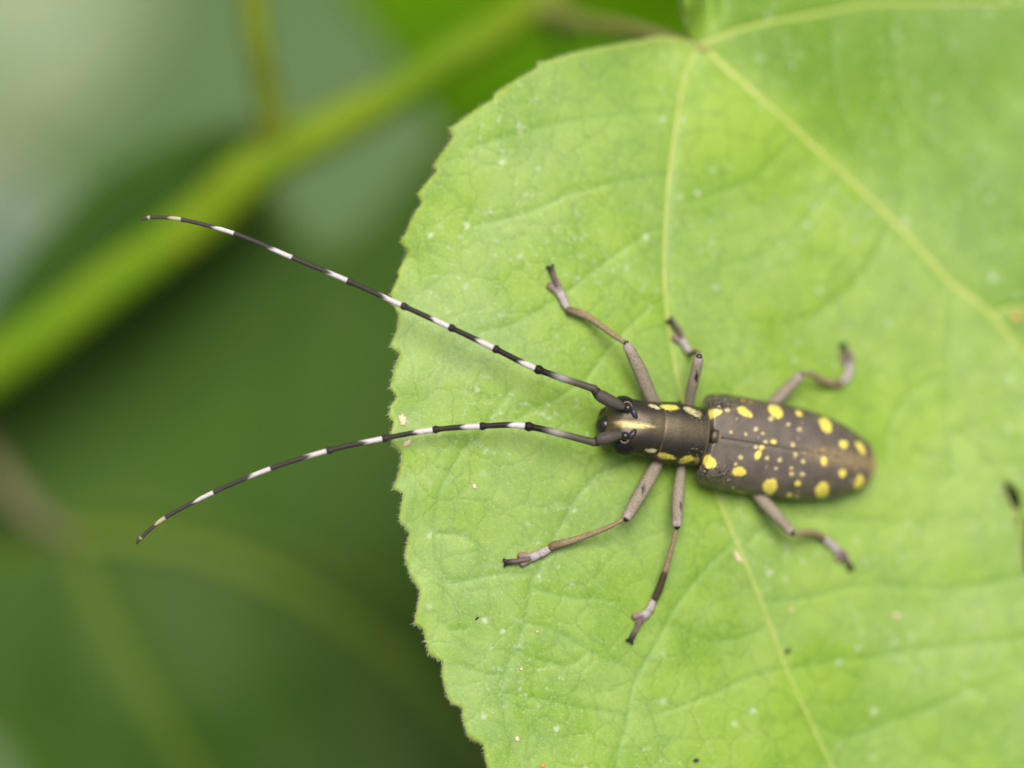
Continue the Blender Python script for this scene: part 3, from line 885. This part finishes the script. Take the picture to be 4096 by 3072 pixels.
# wing cases
TOPE = [(2812, 1590), (2830, 1575), (2885, 1574), (2993, 1596), (3102, 1618), (3210, 1643), (3283, 1668), (3355, 1701), (3409, 1737), (3449, 1773), (3474, 1815), (3485, 1858)]
BOTE = [(2785, 1915), (2801, 1934), (2849, 1955), (2921, 1969), (2993, 1981), (3066, 1997), (3138, 2005), (3210, 2008), (3337, 2001), (3409, 1979), (3453, 1954), (3474, 1925), (3485, 1890)]
def to_local(u, v, z):
    """pixel on the plane z = const of the body frame"""
    x, y = ray(np.asarray(u, float), np.asarray(v, float), 0.0)
    cp = np.array([0, 0, DIST]); d = np.stack([x, y, np.full(np.shape(x), 0.0)], -1) - cp
    t = ((O0 + z * ZB - cp) @ ZB) / (d @ ZB)
    p = cp + d * t[..., None]
    q = p - O0
    return q @ XB, q @ YB
tx, ty = to_local(*zip(*TOPE), -0.3)
bxx, by = to_local(*zip(*BOTE), -0.3)
o = np.argsort(bxx)
XR = np.linspace(bx(2780), bx(3486), 200)
wt, wb = np.interp(XR, tx, ty), -np.interp(XR, bxx[o], by[o])
HW = (wt + wb) / 2
CEN = (wt - wb) / 2
XEND = max(tx.max(), bxx.max()) + 0.03
print('elytra half widths', HW[::25].round(2), 'centre', CEN[::25].round(2), 'xend', round(XEND, 2), 'len', round(BLEN, 2))
cfit = np.polyfit(XR[:150], CEN[:150], 1)
X0E = bx(2782)
XT = bx(3438)
def halfw(x):
    w = np.interp(np.minimum(x, XT), XR, HW)
    return w * np.sqrt(np.clip(1 - np.clip((x - XT) / (XEND - XT), 0, 1) ** 2, 0, 1))
SPOTS = [ # crop coordinates measured on the wing cases: x, y, rx, ry, angle, kind
 (305,375,95,50,-25,'y'),(470,333,35,22,0,'c'),(543,322,15,12,0,'d'),(658,352,92,42,35,'y'),(1000,345,85,62,35,'y'),(952,430,32,27,0,'c'),(1143,490,27,20,0,'c'),
 (1260,370,42,27,30,'y'),(1295,470,22,18,0,'d'),(1265,545,28,26,0,'c'),(1260,650,16,16,0,'d'),(788,543,25,24,0,'c'),(860,588,22,18,0,'c'),(510,577,21,17,0,'c'),(675,600,18,15,0,'c'),(577,427,14,12,0,'d'),
 (1555,497,92,58,55,'y'),(1755,710,50,40,60,'y'),(1942,750,75,35,60,'y'),(893,685,28,20,0,'c'),(983,683,40,27,0,'y'),(1195,718,28,30,0,'c'),(640,225,35,18,20,'o'),(725,245,30,12,10,'o'),
 (1530,770,20,35,0,'o'),(1440,785,18,15,0,'o'),(1330,810,20,15,0,'o'),(815,640,10,9,0,'d'),
 (265,905,95,58,40,'y'),(787,742,25,24,0,'c'),(850,745,32,27,0,'y'),(808,830,52,35,-70,'y'),(617,857,28,26,0,'c'),(560,932,22,20,0,'c'),(910,865,24,22,0,'c'),(1050,887,28,25,0,'c'),
 (1222,825,25,30,0,'c'),(1220,870,18,15,0,'d'),(1307,900,27,28,0,'c'),(595,1015,82,47,-10,'y'),(1007,978,22,19,0,'c'),(903,962,14,12,0,'d'),(1178,978,23,20,0,'c'),(1178,1040,30,26,0,'c'),(1300,1043,30,27,0,'c'),
 (940,1178,95,70,-55,'y'),(1245,1145,37,33,-30,'y'),(1152,1272,36,30,0,'y'),(1235,1287,26,20,0,'c'),(1250,1230,20,14,0,'d'),(1515,1218,97,66,-75,'y'),(1537,895,50,37,80,'y'),(1572,950,18,14,0,'d'),
 (1742,1033,48,37,85,'y'),(1885,968,28,22,0,'o'),(1905,1035,25,18,0,'d'),(1845,1110,25,23,0,'d'),(1925,1130,72,50,-60,'y'),(1765,1275,30,25,0,'d'),(610,1262,70,25,8,'y'),(530,1190,20,15,0,'c'),
 (1030,1330,30,18,0,'o'),(1110,1340,28,18,0,'o'),(1575,1335,40,20,0,'o'),(425,1110,15,12,0,'d')]
def elytron(side):
    ns, nt = 240, 84
    s = np.concatenate([np.linspace(0, 0.08, 34, endpoint=False), np.linspace(0.08, 0.9, 150, endpoint=False), 1 - 0.1 * (1 - np.linspace(0, 1, ns - 184)) ** 1.8])
    t = np.concatenate([np.linspace(0, 0.03, 10, endpoint=False), np.linspace(0.03, 1, nt - 10)])
    S, T = np.meshgrid(s, t, indexing='ij')
    # front edge: set back round the scutellum, bulging at the shoulder
    xf = bx(2840) - (bx(2840) - bx(2800)) * np.sqrt(np.clip((T - 0.002) / 0.07, 0, 1)) - (bx(2800) - bx(2786)) * sstep(0.06, 0.5, T) + (bx(2846) - bx(2786)) * sstep(0.50, 0.88, T)
    Xx = xf + S * (XEND - xf - 0.0)
    w = halfw(np.minimum(Xx, XEND - 1e-4))
    sl = (Xx - X0E) / (XEND - X0E)
    ztop = 2.15 + 0.30 * np.sin(np.clip(sl, 0, 1) * math.pi * 0.9) - 1.55 * np.clip((sl - 0.60) / 0.40, 0, 1) ** 2.2
    zlow = -0.95 + 0.35 * np.clip((sl - .5) / .5, 0, 1) ** 2
    ang = T * (math.pi / 2 + 0.62)
    e = 2 / 2.35
    ys = np.where(ang <= math.pi / 2, np.abs(np.sin(np.minimum(ang, math.pi / 2))) ** e, 1 - 0.55 * (1 - np.cos(np.maximum(ang - math.pi / 2, 0))))
    zs = np.where(ang <= math.pi / 2, np.abs(np.cos(np.minimum(ang, math.pi / 2))) ** e, 0.0)
    dn = np.clip(ang - math.pi / 2, 0, None)
    Yv = w * ys
    Zv = zlow * 0.4 + (ztop - zlow * 0.4) * zs - dn * 1.3
    # rolled front rim, slight shoulder bump, suture crease
    rim = sstep(0, 0.022, S)
    Zv = Zv - (1 - rim) ** 2 * (0.40 + 0.3 * T) * (T < 0.93)
    Zv = Zv + 0.28 * np.exp(-((S - 0.07) / 0.07) ** 2) * np.exp(-((T - 0.42) / 0.16) ** 2)
    Zv = Zv - 0.02 * np.exp(-(T / 0.004) ** 2) + 0.03 * np.exp(-((T - 0.03) / 0.02) ** 2)
    Yv = Yv + 0.0015
    cen = np.polyval(cfit, Xx) * 0.35
    PVv = loc(Xx, side * Yv + cen, Zv).reshape(-1, 3)
    Uu, Wv = to_px(PVv)
    X1, S1, T1 = Xx.ravel(), S.ravel(), T.ravel()
    c = np.tile(np.array(C_ELY), (len(PVv), 1))
    mott = waves(X1 * 1.0, T1 * 6 * side, 1.3, 31 + side)
    c = mixc(c, (0.068, 0.055, 0.044), np.clip(0.30 * mott + 0.08, 0, 0.6))
    c = mixc(c, (0.165, 0.135, 0.105), np.clip(-0.35 * mott, 0, 0.5))
    c = mixc(c, (0.03, 0.025, 0.022), np.exp(-(T1 / 0.0025) ** 2) * 0.7 * (1 - sstep(.2, .5, S1)))
    back_ = sstep(0.35, 0.80, S1)
    c = mixc(c, C_OCHRE, np.exp(-(T1 / (0.035 + 0.05 * back_)) ** 2) * back_ * (0.60 + .35 * waves(X1, T1 * 20, .5, 44)))
    c = mixc(c, C_OCHRE, sstep(0.93, 0.985, S1) * 0.9)
    c = mixc(c, (0.28, 0.13, 0.05), np.exp(-((T1 - 0.74) / 0.03) ** 2) * sstep(.5, .9, S1) * 0.6)
    rg = np.exp(-((S1 - 0.08) / 0.105) ** 2) * sstep(0.20, 0.40, T1) * (1 - sstep(0.80, 0.92, T1))
    rg = np.clip(rg * 1.6, 0, 1)
    raise_ = np.zeros(len(PVv))
    for cx, cy, rx, ry, an, kd in SPOTS:
        u, v = 2740 + cx * .3617, 1520 + cy * .3617
        mk = ell_mask(Uu, Wv, u, v, max(rx * .3617 * (1 if max(rx, ry) > 40 else .88), 5), max(ry * .3617 * (1 if max(rx, ry) > 40 else .88), 4.6), an, 0.14 if max(rx, ry) > 40 else 0.34, 0.07 if max(rx, ry) > 40 else 0.0) * (T1 < 0.86)
        c = mixc(c, {'y': C_YEL, 'c': (0.66, 0.54, 0.22), 'd': (0.34, 0.25, 0.17), 'o': (0.44, 0.24, 0.05)}[kd], mk * {'y': 1, 'c': .92, 'd': .7, 'o': .8}[kd])
        rg = rg * (1 - mk)
        raise_ += mk * 0.03
    PVv = PVv + raise_[:, None] * ZB
    F = []
    for i in range(ns - 1):
        for j in range(nt - 1):
            q = (i * nt + j, (i + 1) * nt + j, (i + 1) * nt + j + 1, i * nt + j + 1)
            F.append(q if side > 0 else q[::-1])
    ob = mesh_obj('wing_case', PVv, F, M_ELYTRA, BEETLE, BASE, dict(Col=c, rug=rg))
    sd = ob.modifiers.new('thickness', 'SOLIDIFY'); sd.thickness = 0.10 * MM; sd.offset = -1
    return ob
for side, lb in ((1, 'wing case on the side of the straighter antenna'), (-1, 'wing case with the two large rounded yellow spots')):
    elytron(side)
# scutellum
c0 = loc(np.array(bx(2822)), np.array(0.02), np.array(2.08))
v, f = ellipsoid(c0, [XB, YB, ZB], (0.50, 0.66, 0.30), 28, 16)
lx = (v - c0) @ XB
mesh_obj('scutellum', v, f, M_BODY, BEETLE, BASE, dict(Col=mixc(np.tile(np.array((.035, .03, .024)), (len(v), 1)), (0.40, 0.30, 0.12), sstep(0.02, 0.40, lx)), rug=np.zeros(len(v))))

# head details: eyes round the antennal sockets, jaws, palps
def body_point(u, v, h):
    x, y = to_local(np.array(u), np.array(v), h)
    return loc(x, y, np.array(float(h)))
for sgn, lower, upper in ((1, (2502, 1606), (2534, 1655)), (-1, (2498, 1797), (2528, 1735))):
    c0 = body_point(*lower, 0.75)
    ax = np.array([XB, (YB * sgn * .8 + ZB * .6), np.cross(XB, (YB * sgn * .8 + ZB * .6))])
    v, f = ellipsoid(c0 - YB * sgn * 0.20, ax, (0.98, 0.56, 1.0), 28, 16)
    mesh_obj('eye', v, f, M_EYE, BEETLE, BASE)
    c1 = body_point(*upper, 1.72)
    ax = np.array([XB * .55 - YB * sgn * .83, XB * .83 + YB * sgn * .55, ZB])
    v, f = ellipsoid(c1, ax, (0.62, 0.30, 0.46), 24, 14)
    mesh_obj('eye_upper_lobe', v, f, M_EYE2, BEETLE, BASE)
c0 = body_point(2419, 1700, -0.8)
v, f = ellipsoid(c0, [XB, YB, ZB], (0.78, 0.86, 0.90), 26, 16)
mesh_obj('upper_lip', v, f, M_BLACK, BEETLE, BASE)
for sgn in (1, -1):
    a = body_point(2432, 1700 - sgn * 58, -0.9)
    b = body_point(2412, 1700 - sgn * 48, -1.8); c_ = body_point(2402, 1700 - sgn * 18, -2.4)
    v, f, t, q = tube([a, b, c_], np.array([0.42, 0.34, 0.12]), 12, 6, upv=tuple(XB))
    mesh_obj('jaw', v, f, M_BLACK, BEETLE, BASE)

# antennae: knob, scape, pedicel, then banded segments, each white at its base and swollen at its tip
C_WHITE, C_ADARK, C_AGREY = (0.62, 0.555, 0.56), (0.012, 0.010, 0.009), (0.080, 0.069, 0.056)
def antenna(bulb, bulb_h, sc, pd, nodes, zs, rscale=1.1):
    A = joint('antenna', BEETLE)
    c0 = body_point(*bulb, bulb_h)
    zb0 = c0[2]
    v, f = ellipsoid(c0 + ZB * 0.14, [XB, YB, ZB], (0.36, 0.37, 0.38), 20, 12)
    mesh_obj('antenna_knob', v, f, M_BLACK, A, BASE)
    # pale rim of the socket
    rg_ = []
    a0 = -0.5 if bulb[1] < 1690 else 0.5
    for k in range(25):                                   # crescent on the outer and rear side
        a = a0 * -1 * 0.2 + (1 if bulb[1] < 1690 else -1) * (-0.35 + 2.6 * k / 24)
        rg_.append(c0 - ZB * 0.20 + XB * 0.06 + (XB * math.cos(a) * 0.48 + YB * math.sin(a) * 0.56) - ZB * 0.10 * math.cos(a))
    v, f, t, q = tube(rg_, 0.03 + 0.085 * np.sin(np.linspace(0.05, 0.95, 25) * math.pi), 8, 1, smooth_path=False, caps=True, upv=tuple(ZB))
    mesh_obj('socket_rim', v, f, M_LEG, A, BASE, dict(Col=np.tile(np.array((.19, .14, .09)), (len(v), 1)), rug=np.zeros(len(v))))
    # scape
    p = [px_at(*q_) for q_ in sc]
    n_ = len(p)
    r_ = np.array([14, 20, 24.5, 25.5, 22]) / K
    v, f, t, q = tube(p, r_, 18, 8)
    cc = mixc(np.tile(np.array(C_AGREY) * 0.95, (len(v), 1)), C_ADARK, sstep(0.86, 0.95, t))
    mesh_obj('scape', v, f, M_ANT, A, BASE, dict(Col=cc))
    v, f, t, q = tube([px_at(*q_) for q_ in pd], np.array([21, 19, 15]) / K, 16, 5)
    mesh_obj('pedicel', v, f, M_ANT, A, BASE, dict(Col=np.tile(np.array((.03, .026, .024)), (len(v), 1))))
    P = np.array([px_at(u, v_, z) for (u, v_), z in zip(nodes, zs)])
    full = catmull(P, 10)
    nn = len(nodes) - 1
    setae_v = []
    for i in range(nn):
        seg = full[i * 10:(i + 1) * 10 + 1]
        tt = np.linspace(0, 1, 33)
        path = np.stack([np.interp(tt, np.linspace(0, 1, len(seg)), seg[:, k]) for k in range(3)], 1)
        r0 = (13.5 if i == 0 else 12.2 - 0.55 * i) * rscale
        rr = r0 * (1 - 0.14 * tt) + r0 * 0.48 * np.exp(-((tt - 0.965) / 0.05) ** 2) * (1 if i < 5 else .35)
        if i == 0:
            rr = rr + 2.5 * np.exp(-(tt / 0.05) ** 2)
        if i == nn - 1:
            rr = rr * np.sqrt(np.clip(1.02 - tt ** 3, 0.02, 1))
        v, f, t, q = tube(path, rr / K, 14, 1, smooth_path=False)
        if i == 0:
            cc = mixc(np.tile(np.array(C_AGREY), (len(v), 1)), (0.32, 0.29, 0.27), np.exp(-((t - 0.56) / 0.13) ** 2) * 0.9)
            cc = mixc(cc, C_ADARK, sstep(0.63, 0.80, t))
        else:
            fr = {nn - 1: 0.30, nn - 2: 0.36}.get(i, 0.36)
            wcol = C_WHITE if i < nn - 2 else (0.50, 0.44, 0.28)
            edge = t + 0.05 * np.sin(q * 2 + i) * (1 + .5 * np.sin(q * 5)) 
            cc = mixc(np.tile(np.array(wcol), (len(v), 1)), np.array(C_ADARK) * (1 + 0.6 * i), sstep(fr - 0.04, fr + 0.05, edge))
        mesh_obj('antenna_segment', v, f, M_ANT, A, BASE, dict(Col=cc))
        if i == 0:
            for k in range(70):
                s = RNG.uniform(0.05, 0.75); pth = path[int(s * 32)]
                tg = path[-1] - path[0]; tg /= np.linalg.norm(tg)
                sd = np.cross(tg, (0, 0, 1)); sd /= np.linalg.norm(sd)
                side = 1 if RNG.random() < .75 else -1
                setae_v.append((pth + sd * side * SETA_SIDE[0] * 12 / K, sd * side * SETA_SIDE[0] + tg * .8, RNG.uniform(.12, .26)))
    hv.clear(); hf.clear()
    for p_, d_, l_ in setae_v:
        hair(p_, d_, l_, 0.008)
    s_ = mesh_obj('bristles', hv.copy(), hf.copy(), M_SETA, A, BASE)
    s_['kind'] = 'stuff'
    return A
ZH = float(body_point(2505, 1690, 1.9)[2])
print('head z', round(ZH, 2), 'leaf under head', at(2505, 1690)[2].round(2), 'leaf edge', at(1640, 1300)[2].round(2))
za = ZH + 0.35
SETA_SIDE = [1]
antenna((2508, 1633), 1.95, [(2489, 1628, za - .05), (2474, 1620, za), (2446, 1607, za + .1), (2412, 1589, za + .2), (2392, 1577, za + .25)],
        [(2392, 1576, za + .2), (2384, 1566, za + .3), (2374, 1557, za + .35)],
        [(2378, 1556), (2147, 1476), (1978, 1394), (1800, 1309), (1609, 1222), (1393, 1124), (1168, 1030), (937, 934), (726, 878), (603, 870), (561, 881)],
        [za + .3, za + .6, za + .8, za + .9, za + 0.9, za + .7, za + 0.3, za - 0.5, za - 1.6, za - 2.6, za - 3.0])
SETA_SIDE = [-1]
antenna((2498, 1744), 1.95, [(2479, 1743, za - .05), (2464, 1744, za), (2440, 1748, za + .1), (2410, 1756, za + .15), (2394, 1761, za + .15)],
        [(2394, 1763, za + .1), (2384, 1767, za + .15), (2372, 1768, za + .2)],
        [(2376, 1769), (2107, 1705), (1924, 1705), (1736, 1719), (1534, 1754), (1311, 1803), (1083, 1874), (855, 1969), (663, 2069), (568, 2148), (546, 2175)],
        [za + .2, za + .4, za + .55, za + .6, za + 0.6, za + .8, za + 0.6, za - 0.2, za - 1.4, za - 2.2, za - 2.5])

# legs: (pixel, pixel, height above the leaf)
C_FEM, C_TIB, C_LILAC, C_TDARK = (0.275, 0.232, 0.165), (0.270, 0.212, 0.130), (0.40, 0.358, 0.345), (0.060, 0.040, 0.026)
def leg(fem, tib, tar, claw, rf, rt, rta, spot=None, tdark=None):
    Lg = joint('leg', BEETLE)
    pf = [at(u, v, h) for u, v, h in fem]
    v, f, t, q = tube(pf, np.array(rf) / K, 18, 9, flat=0.85)
    cc = np.tile(np.array(C_FEM), (len(v), 1))
    cc = mixc(cc, (0.09, 0.07, 0.055), (1 - sstep(0.0, 0.30, t)) * 0.6)
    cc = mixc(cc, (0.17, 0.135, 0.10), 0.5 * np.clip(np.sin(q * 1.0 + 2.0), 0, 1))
    cc = mixc(cc, (0.40, 0.33, 0.29), sstep(0.86, 0.93, t) * 0.6)
    U_, W_ = to_px(v)
    if spot:
        cc = mixc(cc, (0.010, 0.009, 0.008), ell_mask(U_, W_, *spot, 0.3, 0.2))
    mesh_obj('femur', v, f, M_LEG, Lg, BASE, dict(Col=cc))
    a, b = pf[-1], at(*tib[0])
    d = pf[-1] - pf[-2]; d /= np.linalg.norm(d)
    v, f, t, q = tube([a + d * .05, a + d * 0.24, a * .35 + b * .65 + d * .1], np.array([rf[-1] * .80, rf[-1] * .66, rt[0] * .9]) / K, 14, 5)
    mesh_obj('knee', v, f, M_BLACK, Lg, BASE)
    pt = [at(u, v, h) for u, v, h in tib]
    v, f, t, q = tube(pt, np.array(rt) / K, 14, 9)
    cc = np.tile(np.array(C_TIB), (len(v), 1))
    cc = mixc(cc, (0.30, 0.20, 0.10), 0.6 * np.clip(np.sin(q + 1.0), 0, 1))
    if tdark is not None:
        cc = mixc(cc, C_TDARK, sstep(tdark - .03, tdark + .03, t + 0.03 * np.sin(q)))
    else:
        cc = mixc(cc, C_TDARK, sstep(0.72, 0.95, t) * 0.55)
    mesh_obj('tibia', v, f, M_LEG, Lg, BASE, dict(Col=cc))
    # tarsus: three heart-shaped lobes with orange soles
    pa = np.array([at(u, v, h) for u, v, h in tar])
    dn = catmull(pa, 12)
    T_ = len(dn)
    cuts = [0, .36, .68, 1.0]
    for k in range(3):
        i0, i1 = int(cuts[k] * (T_ - 1)), int(cuts[k + 1] * (T_ - 1))
        sg = dn[i0:i1 + 1]
        tt = np.linspace(0, 1, len(sg))
        r = rta / K * (0.70 + 0.42 * tt - 0.16 * tt ** 4) * (1.0, 1.08, 1.18)[k]
        if k < 2:
            parts_ = [(sg, r)]
        else:          # the last lobe is split in two round the claw joint
            dd = sg[-1] - sg[0]; dd /= np.linalg.norm(dd)
            sw = np.cross(dd, (0, 0, 1)); sw /= np.linalg.norm(sw)
            spread = (0.10 + 0.24 * tt)[:, None] * sw
            ext = sg + dd * (0.22 * tt[:, None])
            parts_ = [(ext + spread, r * 0.68), (ext - spread, r * 0.68)]
        for pg, rr in parts_:
            v, f, t, q = tube(pg, rr, 14, 1, flat=0.62, smooth_path=False)
            cc = np.tile(np.array(C_LILAC), (len(v), 1))
            cc = mixc(cc, (0.10, 0.065, 0.055), sstep(.84, .98, t) * 0.8)
            if k == 2:
                cc = mixc(cc, (0.17, 0.11, 0.09), 0.7 * sstep(.1, .5, t))
            mesh_obj('tarsal_lobe', v, f, M_LEG, Lg, BASE, dict(Col=cc))
            v2, f2, _, _ = tube(pg - np.array([0, 0, rta / K * .40]), rr * 1.10, 10, 1, flat=0.28, smooth_path=False)
            mesh_obj('sole', v2, f2, M_ORANGE, Lg, BASE)
    pc = np.array([at(u, v, h) for u, v, h in claw])
    rc = np.linspace(8.5, 11.5, len(pc)) / K
    v, f, t, q = tube(pc, rc, 12, 6)
    mesh_obj('claw_joint', v, f, M_LEG, Lg, BASE, dict(Col=mixc(np.tile(np.array((.15, .105, .10)), (len(v), 1)), (.03, .022, .02), sstep(.5, .95, t))))
    d = pc[-1] - pc[-2]; d /= np.linalg.norm(d)
    s = np.cross(d, (0, 0, 1)); s /= np.linalg.norm(s)
    for sg in (1, -1):
        v, f, t, q = tube([pc[-1], pc[-1] + s * sg * .17 + d * .16, pc[-1] + s * sg * .28 + d * .24 - np.array((0, 0, .10)), pc[-1] + s * sg * .34 + d * .20 - np.array((0, 0, .28))],
                          np.array([0.17, 0.15, 0.10, 0.04]), 10, 5)
        mesh_obj('claw', v, f, M_BLACK, Lg, BASE)
    return Lg

# front pair
leg([(2650, 1650, 1.3), (2606, 1592, 1.9), (2563, 1488, 2.7), (2527, 1416, 3.0), (2509, 1383, 3.0)],
    [(2497, 1368, 2.9), (2444, 1333, 2.3), (2389, 1293, 1.6), (2346, 1264, 1.1), (2313, 1252, .85), (2274, 1240, .7)],
    [(2270, 1233, .6), (2255, 1204, .5), (2241, 1174, .45), (2217, 1140, .42)], [(2226, 1142, .5), (2217, 1108, .6), (2204, 1074, .45)],
    [22, 27, 28, 23, 19], [10, 12, 13, 15, 16, 15], 16.5)
leg([(2650, 1815, 1.2), (2625, 1863, 1.7), (2588, 1930, 2.5), (2529, 2030, 2.9), (2507, 2068, 2.9)],
    [(2494, 2078, 2.8), (2432, 2109, 2.2), (2360, 2138, 1.6), (2288, 2162, 1.0), (2220, 2181, .75), (2206, 2190, .7)],
    [(2203, 2194, .6), (2162, 2214, .5), (2128, 2228, .45), (2094, 2236, .42)], [(2118, 2237, .6), (2075, 2243, .6), (2028, 2249, .42)],
    [20, 24, 29, 25, 20], [8, 10, 11.5, 14, 17, 16], 17.5, spot=(2572, 1957, 7, 16, 20))
# middle pair
leg([(2752, 1660, 1.3), (2760, 1590, 2.3), (2776, 1515, 3.6), (2794, 1436, 4.6)],
    [(2797, 1420, 4.6), (2790, 1408, 3.6), (2776, 1410, 2.0), (2763, 1416, .9)],
    [(2757, 1410, .6), (2744, 1386, .5), (2732, 1366, .45), (2714, 1346, .42)], [(2724, 1348, .5), (2710, 1312, .6), (2684, 1284, .45)],
    [16, 20, 22, 20], [10, 11, 12, 12], 15.5, spot=(2786, 1506, 6, 22, 12))
leg([(2730, 1830, 1.2), (2724, 1880, 1.8), (2714, 1965, 2.6), (2710, 2040, 2.9), (2708, 2098, 2.9)],
    [(2706, 2112, 2.8), (2685, 2200, 2.1), (2660, 2287, 1.4), (2637, 2355, .9), (2621, 2392, .7)],
    [(2613, 2404, .6), (2598, 2438, .5), (2578, 2460, .45), (2553, 2474, .42)], [(2568, 2472, .6), (2546, 2515, .6), (2524, 2557, .42)],
    [15, 18, 25, 24, 20], [8.5, 11, 13, 15.5, 15], 16.5, spot=(2724, 2020, 5, 16, 4), tdark=0.62)
# hind pair
leg([(3020, 1700, 1.2), (3080, 1628, 1.9), (3135, 1570, 2.5), (3198, 1506, 2.7)],
    [(3212, 1496, 2.6), (3242, 1495, 2.2), (3280, 1517, 1.5), (3318, 1531, .95), (3360, 1535, .7)],
    [(3370, 1530, .6), (3392, 1500, .5), (3398, 1466, .45), (3388, 1432, .42)], [(3394, 1442, .55), (3388, 1412, .6), (3376, 1384, .42)],
    [22, 25, 25, 20], [10, 13, 14, 15, 15], 16.5)
leg([(3000, 1940, 1.2), (3052, 2004, 1.8), (3104, 2060, 2.4), (3160, 2122, 2.6)],
    [(3172, 2138, 2.5), (3203, 2131, 2.1), (3246, 2130, 1.4), (3275, 2140, .9), (3290, 2152, .7)],
    [(3296, 2156, .6), (3318, 2172, .5), (3345, 2196, .45), (3364, 2222, .42)], [(3366, 2212, .55), (3386, 2240, .6), (3402, 2268, .42)],
    [20, 26, 26, 20], [10, 13, 14.5, 15, 14], 16.0)

# ------------------------------------------------------------------ bits lying on the leaf
def flake(name, label, cat, u, v, ru, rv, ang, mat, hgt=0.10, seed=0):
    r = np.random.default_rng(seed)
    c = at(u, v, 0.0)
    n = 16
    a = np.linspace(0, math.tau, n, endpoint=False)
    rad = 1 + r.uniform(-.34, .34, n)
    ca, sa = math.cos(math.radians(ang)), math.sin(math.radians(ang))
    V_, F_ = [], []
    for lvl, (k, hh) in enumerate(((1.0, -0.03), (0.98, hgt * .5), (0.7, hgt), (0.3, hgt * 1.1))):
        for i in range(n):
            x, y = ru / K * k * rad[i] * math.cos(a[i]), rv / K * k * rad[i] * math.sin(a[i])
            X_, Y_ = c[0] + x * ca - y * sa, c[1] + x * sa + y * ca
            V_.append((X_, Y_, surf(X_, Y_) + hh + (r.uniform(0, .05) if lvl > 1 else 0)))
    for l in range(3):
        for i in range(n):
            j = (i + 1) % n
            F_.append((l * n + i, l * n + j, (l + 1) * n + j, (l + 1) * n + i))
    F_.append(tuple(3 * n + i for i in range(n)))
    F_.append(tuple(range(n - 1, -1, -1)))
    o_ = mesh_obj(name, V_, F_, mat, None, c)
    return tag(o_, label, cat)
flake('dry_flake', 'tan dry flake by the leaf margin, above the lower antenna', 'flake', 1610, 1680, 15, 23, 10, M_FLAKE, seed=1)
flake('dry_flake', 'narrow tan flake by the leaf margin, just below the lower antenna', 'flake', 1628, 1773, 22, 10, 35, M_FLAKE, seed=2)
flake('dry_flake', 'small tan crumb alone on the leaf below the lower antenna', 'flake', 1897, 1945, 9, 11, 0, M_FLAKE, seed=3)
flake('dry_flake', 'pinkish tan crumb near the hairy leaf margin, below all the feet', 'flake', 2068, 2955, 9, 10, 40, M_FLAKE, seed=4)
flake('dry_flake', 'orange tan crumb at the leaf margin, lowest of the pale crumbs', 'flake', 2170, 3062, 10, 7, 10, M_RUST, seed=5)
flake('rust_spot', 'rusty scab on the long side vein behind the middle foot', 'rust spot', 2952, 2228, 9, 26, 25, M_FLAKE, 0.05, seed=6)
flake('rust_spot', 'round orange fleck beside the midrib', 'rust spot', 4066, 1268, 16, 15, 0, M_RUST, 0.06, seed=7)
flake('dark_grain', 'dark grain beside the long side vein', 'grain', 3150, 2605, 12, 9, 0, M_DARK, 0.2, seed=8)
flake('dark_grain', 'dark grain in the middle of the blade away from any vein', 'grain', 2784, 3042, 10, 8, 30, M_DARK, 0.2, seed=9)
flake('dark_grain', 'tiny reddish black speck on a pale patch near the hairy margin', 'grain', 1908, 2473, 8, 4, 40, M_DARK, 0.1, seed=10)
for i, (u, v, r_, lb) in enumerate([(2150, 2527, 6, 'tiny cream crumb between two small veins under the front foot'), (2085, 2676, 6, 'tiny cream crumb at the fork of a small vein near the margin'),
                                    (3585, 2465, 11, 'cream crumb on the blade behind the hind foot'), (3165, 2440, 8, 'small pale crumb next to the long side vein, past the rusty scab')]):
    flake('pale_crumb', lb, 'crumb', u, v, r_, r_, 0, M_FLAKE, 0.1, seed=20 + i)
